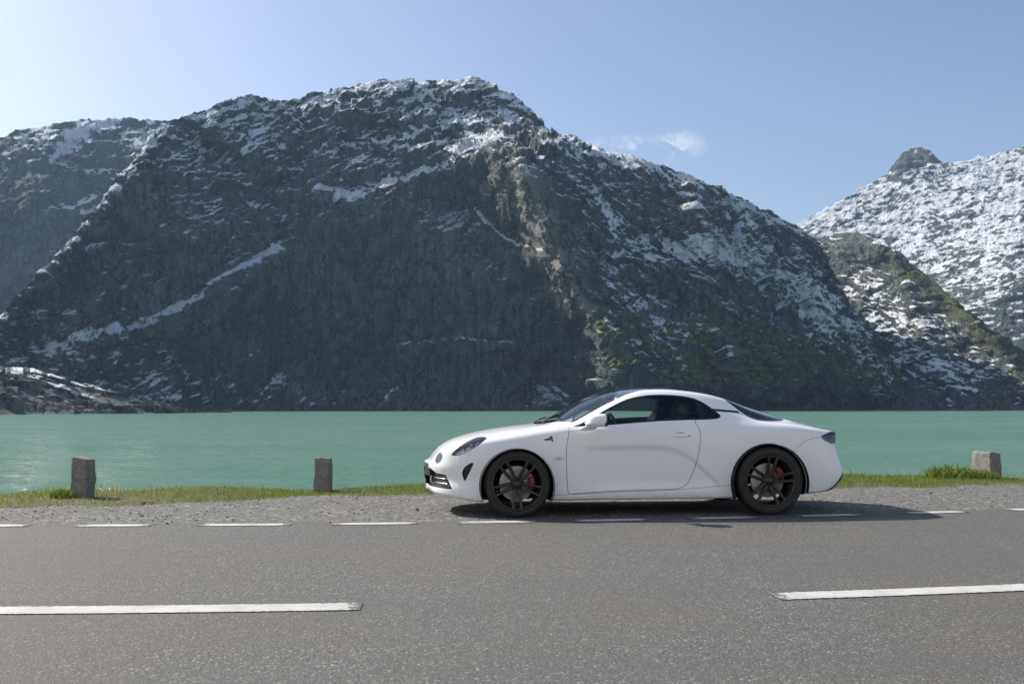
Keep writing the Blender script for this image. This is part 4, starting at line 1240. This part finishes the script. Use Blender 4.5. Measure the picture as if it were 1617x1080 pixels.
for (u, rad, tw, wc, ph, ca, fr) in ((0.0, .311, .205, .858, R(-90), R(2), True), (2.42, .323, .235, .866, R(-62), R(28), False)):
    a = make_wheel(rad, tw, ph, ca, fr); a.location = (u, -(wc - tw / 2), rad)
    b = make_wheel(rad, tw, ph, math.pi - ca, fr); b.location = (u, wc - tw / 2, rad); b.rotation_euler = (0, 0, math.pi)
for (cu, cz, rr) in ((0, .290, .345), (2.42, .303, .369)):
    for s in (-1, 1):
        bm = bmesh.new()
        add_lathe(bm, [(rr + .0015, s * .880), (rr + .004, s * .835), (rr + .012, s * .70), (rr + .012, s * .50), (rr - .08, s * .47), (.02, s * .47)], 48, R(-24) if cu < 1 else R(-15), R(204), False)
        bm_mesh('wheel_arch_liner', bm, M_UNDER, car, loc=(cu, 0, cz))

# --- cabin
def seat(w0):
    root = bpy.data.objects.new('seat', None); COL.objects.link(root); root.parent = car
    def tubeshape(name, sp, parent, mat=M_LEATHER):
        bm = bmesh.new(); rings = []
        n = 22
        for i, (u, z, hw, hh) in enumerate(sp):
            a = sp[max(i - 1, 0)]; b = sp[min(i + 1, len(sp) - 1)]
            d = Vector((b[0] - a[0], 0, b[1] - a[1])).normalized(); nrm = Vector((-d.z, 0, d.x))
            ring = []
            for k in range(n):
                q = 2 * math.pi * k / n; c, s = math.cos(q), math.sin(q)
                c = math.copysign(abs(c) ** .6, c); s = math.copysign(abs(s) ** .6, s)
                ring.append(Vector((u, w0, z)) + Vector((0, 1, 0)) * hw * c + nrm * hh * s * (1 + .55 * abs(c) ** 3))
            rings.append(ring)
        add_rings(bm, rings)
        return bm_mesh(name, bm, mat, parent)
    tubeshape('seat_cushion', [(1.00, .33, .20, .03), (1.02, .36, .225, .06), (1.16, .37, .235, .07), (1.36, .345, .23, .07), (1.5, .34, .2, .06)], root)
    tubeshape('backrest', [(1.42, .36, .20, .05), (1.47, .45, .24, .07), (1.53, .62, .25, .075), (1.59, .78, .24, .075), (1.63, .88, .20, .07), (1.65, .94, .15, .06)], root)
    tubeshape('headrest', [(1.65, .93, .13, .06), (1.675, .98, .14, .075), (1.70, 1.05, .135, .07), (1.71, 1.09, .10, .045)], root)
for w0 in (-.36, .36):
    seat(w0)
bm = bmesh.new()
n = 28
rings = []
for wq in np.linspace(-.72, .72, 15):
    e = 1 - .25 * (abs(wq) / .72) ** 3
    rings.append([Vector((x, wq, z * 1.0)) for x, z in ((.42, .45), (.40, .80), (.52, .832 * e + .02 * (1 - e)), (.70, .842), (.84, .835), (.90, .80), (.90, .70), (.84, .52), (.80, .45))])
add_rings(bm, rings)
bm_mesh('dashboard', bm, M_INT, car)
bm = bmesh.new()
add_box(bm, .45, 2.3, -.74, .74, .20, .235)
bm_mesh('cabin_floor', bm, M_INT, car, smooth=False)
bm = bmesh.new()
add_box(bm, 1.90, 1.96, -.70, .70, .22, .90, .01)
bm_mesh('rear_bulkhead', bm, M_INT, car, smooth=False)
bm = bmesh.new()
add_box(bm, .9, 1.85, -.11, .11, .23, .52, .03)
bm_mesh('centre_console', bm, M_INT, car)
sw = bpy.data.objects.new('steering_wheel', None); COL.objects.link(sw); sw.parent = car
sw.location = (1.03, -.36, .80); sw.rotation_euler = (0, R(-24), 0)
bm = bmesh.new()
add_tube(bm, [(0, .172 * math.cos(a), .172 * math.sin(a)) for a in np.linspace(0, 2 * math.pi, 37)], .016, 10)
bm_mesh('wheel_ring', bm, M_LEATHER, sw)
for a in (R(180), R(0), R(-90)):
    bm = bmesh.new()
    add_tube(bm, [(-.02, .03 * math.cos(a), .03 * math.sin(a)), (-.004, .165 * math.cos(a), .165 * math.sin(a))], [.02, .011], 8)
    bm_mesh('wheel_spoke', bm, M_SATIN, sw)
bm = bmesh.new()
add_rings(bm, sell((-.03, 0, 0), (.03, .06, .05)))
bm_mesh('horn_pad', bm, M_SATIN, sw)
bm = bmesh.new()
add_rings(bm, sell((.985, .0, 1.115), (.012, .11, .032)))
bm_mesh('inside_mirror', bm, M_SATIN, car)

# --- mirrors, handles
for s in (-1, 1):
    dn = DOORS[float(s)]
    mr = bpy.data.objects.new('wing_mirror', None); COL.objects.link(mr); mr.parent = dn
    bm = bmesh.new()
    rings = []
    # rings along u from the blunt front to the open back
    for (u, hw, hz, dz) in ((.628, .012, .008, -.012), (.636, .045, .028, -.010), (.655, .074, .046, -.006), (.69, .094, .058, 0), (.73, .102, .0625, .001), (.775, .104, .0625, .001), (.795, .102, .061, .001), (.800, .098, .058, .001)):
        ring = []
        for k in range(28):
            a = 2 * math.pi * k / 28; c, q = math.cos(a), math.sin(a)
            c = math.copysign(abs(c) ** .72, c); q = math.copysign(abs(q) ** .72, q)
            zz = .900 + dz + hz * q * (1 if q > 0 else .96) + .010 * c * s * -1 * 0
            ring.append((u + .02 * q * (q < 0), s * (.985 + hw * c * .95), zz))
        rings.append(ring)
    add_rings(bm, rings)
    bm_mesh('mirror_shell', bm, M_WHITE, mr)
    bm = bmesh.new()
    add_rings(bm, [[(x, y * .0 + s * (.985 + .096 * cc * 1.0), .901 + .056 * qq) for (cc, qq) in [(math.copysign(abs(math.cos(a)) ** .72, math.cos(a)), math.copysign(abs(math.sin(a)) ** .72, math.sin(a))) for a in np.linspace(0, 2 * math.pi, 28, endpoint=False)] for y in (0,)] for x in (.7995, .812)])
    bm_mesh('mirror_rim', bm, M_SATIN, mr)
    bm = bmesh.new()
    add_rings(bm, [[(x, s * (.985 + .088 * math.cos(a)), .901 + .048 * math.sin(a)) for a in np.linspace(0, 2 * math.pi, 24, endpoint=False)] for x in (.811, .8135)])
    bm_mesh('mirror_glass', bm, M_CHROME, mr)
    bm = bmesh.new()
    rings = []
    for q in np.linspace(0, 1, 9):
        cw = .850 + q * .11; cz = .818 + .040 * q ** 1.4; cu = .655 + .04 * q
        hu = .078 - .020 * q; hz = .017 + .006 * q
        rings.append([(cu + hu * math.cos(a), s * cw, cz + hz * math.sin(a)) for a in np.linspace(0, 2 * math.pi, 18, endpoint=False)])
    add_rings(bm, rings)
    bm_mesh('mirror_arm', bm, M_WHITE, mr)
    # door handle: flush bar, lock, and the cup's shade as a grey patch
    hd = bpy.data.objects.new('door_handle', None); COL.objects.link(hd); hd.parent = dn
    wh = surf_w(1.57, .752)
    bm = bmesh.new()
    rings = []
    for x in np.linspace(-1, 1, 15):
        e = math.sqrt(max(1 - abs(x) ** 3.2, .001))
        u = 1.569 + x * .108; wq = surf_w(u, .752)
        rings.append([(u, s * (wq - .006 + .017 * e * math.cos(a)), .751 + .0145 * e * math.sin(a)) for a in np.linspace(0, 2 * math.pi, 14, endpoint=False)])
    add_rings(bm, rings)
    bm_mesh('handle_bar', bm, M_WHITE, hd)
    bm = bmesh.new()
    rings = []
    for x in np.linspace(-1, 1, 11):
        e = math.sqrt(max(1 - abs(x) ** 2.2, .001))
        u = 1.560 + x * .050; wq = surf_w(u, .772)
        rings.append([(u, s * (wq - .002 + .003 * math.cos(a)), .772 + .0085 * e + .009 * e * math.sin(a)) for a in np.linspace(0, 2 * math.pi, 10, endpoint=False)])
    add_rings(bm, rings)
    bm_mesh('handle_cup_shade', bm, simple('cup_shade', (0.50, 0.50, 0.51), .5) if 'cup_shade' not in bpy.data.materials else bpy.data.materials['cup_shade'], hd)
    bm = bmesh.new()
    wq = surf_w(1.645, .752)
    add_rings(bm, [[(1.645 + .0065 * math.cos(a), s * (wq + o), .752 + .0065 * math.sin(a)) for a in np.linspace(0, 2 * math.pi, 12, endpoint=False)] for o in (.008, .0125)])
    bm_mesh('door_lock', bm, M_SATIN, hd)

# --- badges on the wing
def decal(name, polys, s, mat, proud=.002, parent=car, label=None):
    bm = bmesh.new()
    for P in polys:
        top, bot = [], []
        for (u, z) in P:
            w = surf_w(u, z)
            top.append(bm.verts.new((u, s * (w + proud), z))); bot.append(bm.verts.new((u, s * (w - .002), z)))
        n = len(P)
        bm.faces.new(top)
        for i in range(n):
            bm.faces.new((top[i], bot[i], bot[(i + 1) % n], top[(i + 1) % n]))
    return bm_mesh(name, bm, mat, parent, smooth=False, label=label)
A_LOGO = [[(.252, .724), (.262, .712), (.300, .717), (.336, .751), (.322, .756), (.292, .731), (.272, .728)], [(.318, .755), (.336, .751), (.339, .716), (.345, .703), (.330, .700), (.325, .716)], [(.262, .712), (.274, .724), (.326, .728), (.338, .716), (.300, .711)]]
FLAG = [[(.354, .555), (.443, .553), (.443, .550), (.354, .552)], [(.354, .533), (.443, .531), (.443, .528), (.354, .530)], [(.354, .552), (.358, .552), (.358, .533), (.354, .533)], [(.439, .550), (.443, .550), (.443, .531), (.439, .531)], [(.378, .549), (.388, .549), (.384, .534), (.374, .534)], [(.392, .549), (.414, .546), (.414, .537), (.392, .534)]]
for s in (-1, 1):
    decal('wing_emblem', A_LOGO, s, M_BLACK, label='black arrow shaped letter emblem')
    decal('wing_badge', FLAG, s, M_GREY, label='small grey outlined badge')

# --- lamps: reflectors behind the lenses
for s in (-1, 1):
    for (u, z, r) in ((-.425, .668, .022), (-.365, .690, .020), (-.50, .628, .020)):
        w = surf_w(u, z, 5, 12)
        bm = bmesh.new()
        add_rings(bm, sell((u + .012, s * (w - .030), z - .006), (r * 1.25, r * .8, r * .8), 16, 8, 2.0))
        bm_mesh('projector_lamp', bm, M_LAMP, car)
    u, z = -.722, .538
    w = surf_w(u, z, 5, 10)
    for (du, dz) in ((.012, .03), (-.012, -.03)):
        bm = bmesh.new()
        add_tube(bm, [(u - du * .9, s * (w - .012), z - dz), (u + du * .9, s * (w - .012), z + dz)], .0035, 6)
        bm_mesh('lamp_bar', bm, M_LAMP, car)
    bm = bmesh.new()
    add_tube(bm, [(3.03, s * (surf_w(3.03, .73, 5, 9) - .012), .722), (3.09, s * (surf_w(3.09, .735, 5, 9) - .014), .728)], .006, 6)
    bm_mesh('light_bar', bm, M_LAMP, car)

# --- grille slats, plate, wipers
def nose_line(z, u_in, off):
    pts = []
    for j in range(nu):
        if us[j] > u_in:
            break
        k = np.nonzero((ts >= 2.2) & (ts <= 6.2))[0]
        i = k[np.argmin(np.abs(Z2[k, j] - z))]
        if W2[i, j] > .02 and abs(Z2[i, j] - z) < .02:
            pts.append((us[j] + off, W2[i, j] - off * .6, z))
    pts = pts[::4]
    a = [(u, -w, zz) for u, w, zz in pts[::-1]]; b = list(pts)
    return a + b
for z, ui in ((.300, -.63), (.345, -.65)):
    L = nose_line(z, ui, .008)
    if len(L) > 6:
        bm = bmesh.new(); add_tube(bm, L, .0045, 6)
        bm_mesh('grille_slat', bm, M_CHROME, car)
for (w0, w1) in ((-.30, -.24), (.24, .30)):
    bm = bmesh.new()
    add_box(bm, -.802, -.785, w0, w1, .29, .355, .004)
    bm_mesh('grille_bracket', bm, M_CHROME, car, smooth=False)
bm = bmesh.new()
rings = []
for wq in np.linspace(-.27, .27, 13):
    uu = -.850 + .60 * wq * wq
    rings.append([(uu, wq, .355), (uu, wq, .470), (uu + .022, wq, .470), (uu + .022, wq, .355)])
add_rings(bm, rings)
pl = bm_mesh('number_plate_holder', bm, M_SATIN, car, smooth=False)
bm = bmesh.new()
rings = []
for wq in np.linspace(-.25, .25, 13):
    uu = -.8535 + .60 * wq * wq
    rings.append([(uu, wq, .366), (uu, wq, .460), (uu + .003, wq, .460), (uu + .003, wq, .366)])
add_rings(bm, rings)
bm_mesh('number_plate', bm, M_SATIN, pl, smooth=False)
def roof_z(u, w):
    j = int(np.argmin(np.abs(us - u))); k = np.nonzero(ts > 8)[0]
    i = k[np.argmin(np.abs(W2[k, j] - abs(w)))]
    return float(Z2[i, j])
for (w0, w1) in ((-.52, -.02), (-.04, .50)):
    bm = bmesh.new()
    pts = []
    for q in np.linspace(0, 1, 10):
        w = w0 + (w1 - w0) * q
        u = .30 + .28 * abs(w / .66) ** 2.4
        pts.append((u, w, roof_z(u, w) + .022))
    add_tube(bm, pts, .007, 6)
    add_tube(bm, [(pts[4][0] - .05, pts[4][1] - .08, roof_z(pts[4][0] - .05, pts[4][1]) + .006), pts[4]], .008, 6)
    bm_mesh('wiper', bm, M_SATIN, car)
# ------------------------------------------------------------------ granite kerb posts
t = NT('granite_post')
tc = t.n('ShaderNodeTexCoord').outputs['Object']
n1 = t.noise(tc, 14, 6, .7); n2 = t.noise(tc, 90, 4, .7); n3 = t.noise(tc, 4, 4, .6)
c = t.mix(t.ramp(n1, .35, .7), (0.15, 0.14, 0.12), (0.27, 0.255, 0.225))
c = t.mix(t.ramp(n2, .5, .66), c, (0.36, 0.335, 0.29))
c = t.mix(t.ramp(n2, .45, .30), c, (0.09, 0.085, 0.075))
c = t.mix(t.math('MULTIPLY', t.ramp(n3, .5, .7), .5), c, (0.14, 0.115, 0.08))
t.bsdf(Base_Color=c, Roughness=.92, Normal=t.bump(t.math('ADD', n1, t.math('MULTIPLY', n2, .5)), .9, .012))
M_POST = t.m
def stone_post(x, y, w, d, h, rz, lean, seed, label):
    bm = bmesh.new()
    bmesh.ops.create_cube(bm, size=1)
    bmesh.ops.bevel(bm, geom=list(bm.edges), offset=.045, segments=2, profile=.6, affect='EDGES')
    bmesh.ops.subdivide_edges(bm, edges=list(bm.edges), cuts=5, use_grid_fill=True)
    bmesh.ops.triangulate(bm, faces=[f for f in bm.faces if len(f.verts) > 4])
    V = np.array([v.co[:] for v in bm.verts])
    V = V * [w, d, h + .25]; V[:, 2] += (h + .25) / 2 - .25
    N = fbm(V * 6 + seed, 4)[:, None] * .028 + fbm(V * 24 + seed, 3, .6)[:, None] * .008
    dirn = V - [0, 0, h / 2]; dirn[:, 2] *= .4
    dirn /= np.linalg.norm(dirn, axis=1)[:, None] + 1e-6
    tp = 1 - .06 * np.clip(V[:, 2:3] / h, 0, 1)
    V[:, :2] *= tp
    V += dirn * N
    V[:, 0] += lean[0] * V[:, 2]; V[:, 1] += lean[1] * V[:, 2]
    V[:, 2] += np.where(V[:, 2] > h * .8, .10 * lean[0] * 0 + .012 * np.sin(V[:, 0] * 20 + seed), 0)
    for v, co in zip(bm.verts, V):
        v.co = co
    o = bm_mesh('stone_post', bm, M_POST)
    o.location = (x, y, float(ground_z(np.array(x), np.array(y)))); o.rotation_euler = (0, 0, rz)
    o['label'] = label; o['category'] = 'post'; o['group'] = 'granite posts along the lake side of the road'
    return o
stone_post(-4.87, 11.38, .19, .20, .445, R(-8), (.012, 0), 3.0, 'dark granite post at the left end, the tallest of the posts')
stone_post(-2.38, 12.62, .188, .20, .42, R(-4), (.01, 0), 8.0, 'slim pale topped granite post left of the car')
stone_post(6.97, 14.70, .285, .30, .375, R(32), (-.03, 0), 15.0, 'squat granite post at the right with its left face in the sun')

# ------------------------------------------------------------------ grass on the verge
t = NT('grass_blades')
tone = t.attr('tone'); hgt = t.attr('hgt')
c = t.mix(tone, (0.12, 0.19, 0.035), (0.24, 0.28, 0.07))
c = t.mix(t.ramp(tone, .68, .95), c, (0.42, 0.34, 0.15))
c = t.mix(t.math('MULTIPLY', t.ramp(hgt, .6, 1.0), .25), c, (0.24, 0.23, 0.08))
dif = t.n('ShaderNodeBsdfDiffuse', {'Color': c}); trn = t.n('ShaderNodeBsdfTranslucent', {'Color': c})
mx = t.n('ShaderNodeMixShader', {0: 0.42, 1: dif.outputs[0], 2: trn.outputs[0]})
t.t.links.new(mx.outputs[0], t.out.inputs['Surface'])
M_GRASS = t.m
def blades(name, x, y, z, h, tone, wid, spread, kind=None, label=None, cat=None):
    n = len(x); rg = np.random.default_rng(31)
    a = rg.uniform(0, 2 * np.pi, n); fa = rg.uniform(0, 2 * np.pi, n)
    lean = spread * h * rg.uniform(.2, 1.0, n)
    dx, dy = np.cos(fa) * wid / 2, np.sin(fa) * wid / 2
    lx, ly = np.cos(a) * lean, np.sin(a) * lean
    P = np.stack([np.stack([x - dx, y - dy, z - .01], -1), np.stack([x + dx, y + dy, z - .01], -1),
                  np.stack([x - dx * .8 + lx * .4, y - dy * .8 + ly * .4, z + h * .6], -1), np.stack([x + dx * .8 + lx * .4, y + dy * .8 + ly * .4, z + h * .6], -1),
                  np.stack([x + lx, y + ly, z + h], -1)], 1)
    b = (np.arange(n) * 5)[:, None]
    F = np.concatenate([b + [0, 1, 3], b + [0, 3, 2], b + [2, 3, 4]], 0)
    me = mesh_np(name, P.reshape(-1, 3), F, M_GRASS, smooth=False)
    attr(me, 'tone', np.repeat(tone, 5)); attr(me, 'hgt', np.tile([0, 0, .6, .6, 1], n))
    return new_obj(name, me, None, kind, label, cat)
rg = np.random.default_rng(17)
n = 120000
bx = rg.uniform(-9.5, 11.5, n)
q = rg.uniform(0, 1, n)
g0 = grass_y(bx) - .30; g1 = bank_y(bx) + 1.0
by = g0 + q * (g1 - g0)
P3 = np.stack([bx, by, 0 * bx], -1)
patch = fbm(P3 * 1.1, 4); patch2 = fbm(P3 * 4.0 + 5, 3)
edge_d = by - (grass_y(bx) + .14 * np.sin(bx * 2.1) + .09 * np.sin(bx * 5.3 + 1))
dens = sstep(-.25, .55, edge_d + .55 * patch + .35 * patch2) * .95 + .02
dry = sstep(-2.0, -4.6, bx) * .22 + .12 - sstep(3, 6, bx) * .0
dens *= 1 - .35 * sstep(-2.5, -4.5, bx)
for (qx, qy) in ((-4.8, 11.38), (-2.36, 12.62), (6.97, 14.7)):
    dens *= 1 - .85 * np.exp(-(((bx - qx - .25) / .38) ** 2 + ((by - qy + .2) / .25) ** 2))
keep = rg.uniform(0, 1, n) < dens
bx, by, patch, patch2, dry = bx[keep], by[keep], patch[keep], patch2[keep], dry[keep]
bz = ground_z(bx, by)
hh = (.012 + .024 * rg.uniform(0, 1, len(bx)) ** 1.5) * (1 + .9 * np.clip(patch, -.5, 1)) + .01
tone = np.clip(rg.uniform(0, .62, len(bx)) + .30 * patch2 + dry + .12 * patch, 0, 1)
grass = blades('grass', bx, by, bz, hh, tone, rg.uniform(.004, .008, len(bx)), 1.0, 'stuff', 'short green and yellowed grass along the lake edge')
# taller stalks standing against the water
n = 900
tx_ = np.concatenate([rg.uniform(-9, 11, 350), rg.normal(-5.15, .22, 150), rg.normal(1.9, .5, 60), rg.normal(6.45, .5, 180), rg.normal(-4.2, .6, 90), rg.normal(4.9, .4, 70)])
n = len(tx_)
ty_ = bank_y(tx_) - rg.uniform(0, .9, n); 
tall = blades('tall_grass', tx_, ty_, ground_z(tx_, ty_), rg.uniform(.06, .16, n), np.clip(rg.uniform(.2, 1, n), 0, 1), rg.uniform(.004, .008, n), .6, 'stuff', 'taller loose grass stalks on the bank')
def plant(x, y, n, r, h, label, tone0):
    a = rg.uniform(0, 6.28, n); d = r * np.sqrt(rg.uniform(0, 1, n))
    px_, py_ = x + d * np.cos(a), y + d * np.sin(a)
    zb_ = ground_z(px_, py_) + rg.uniform(0, 1, n) * h * .55 * (1 - d / r * .6)
    return blades('weed_plant', px_, py_, zb_, rg.uniform(.35, .6, n) * h, np.clip(tone0 + rg.uniform(0, .5, n), 0, 1), rg.uniform(.012, .026, n), 1.3, None, label, 'plant')
plant(6.28, 14.3, 330, .34, .24, 'bushy green weed growing left of the sunlit post', .1)
plant(6.72, 14.25, 130, .20, .17, 'small green weed close against the sunlit post', .15)
plant(-5.05, 11.25, 160, .13, .12, 'small green weed beside the tall dark post', .15)
# ------------------------------------------------------------------ the air between here and the mountains
zmax = max(max((o.matrix_world @ Vector(c)).z for c in o.bound_box) for o in bpy.data.objects if o.type == 'MESH')
bm = bmesh.new()
add_box(bm, -4200, 4200, -450, 4300, -7.0, zmax + 25)
me = bpy.data.meshes.new('haze'); bm.to_mesh(me); bm.free()
t = NT('haze_air')
pv = t.n('ShaderNodeVolumePrincipled', {'Color': (0.50, 0.72, 1.0, 1), 'Density': HAZE, 'Anisotropy': 0.2})
t.t.links.new(pv.outputs[0], t.out.inputs['Volume'])
me.materials.append(t.m)
new_obj('haze', me, kind='stuff', label='thin blue haze over the lake')
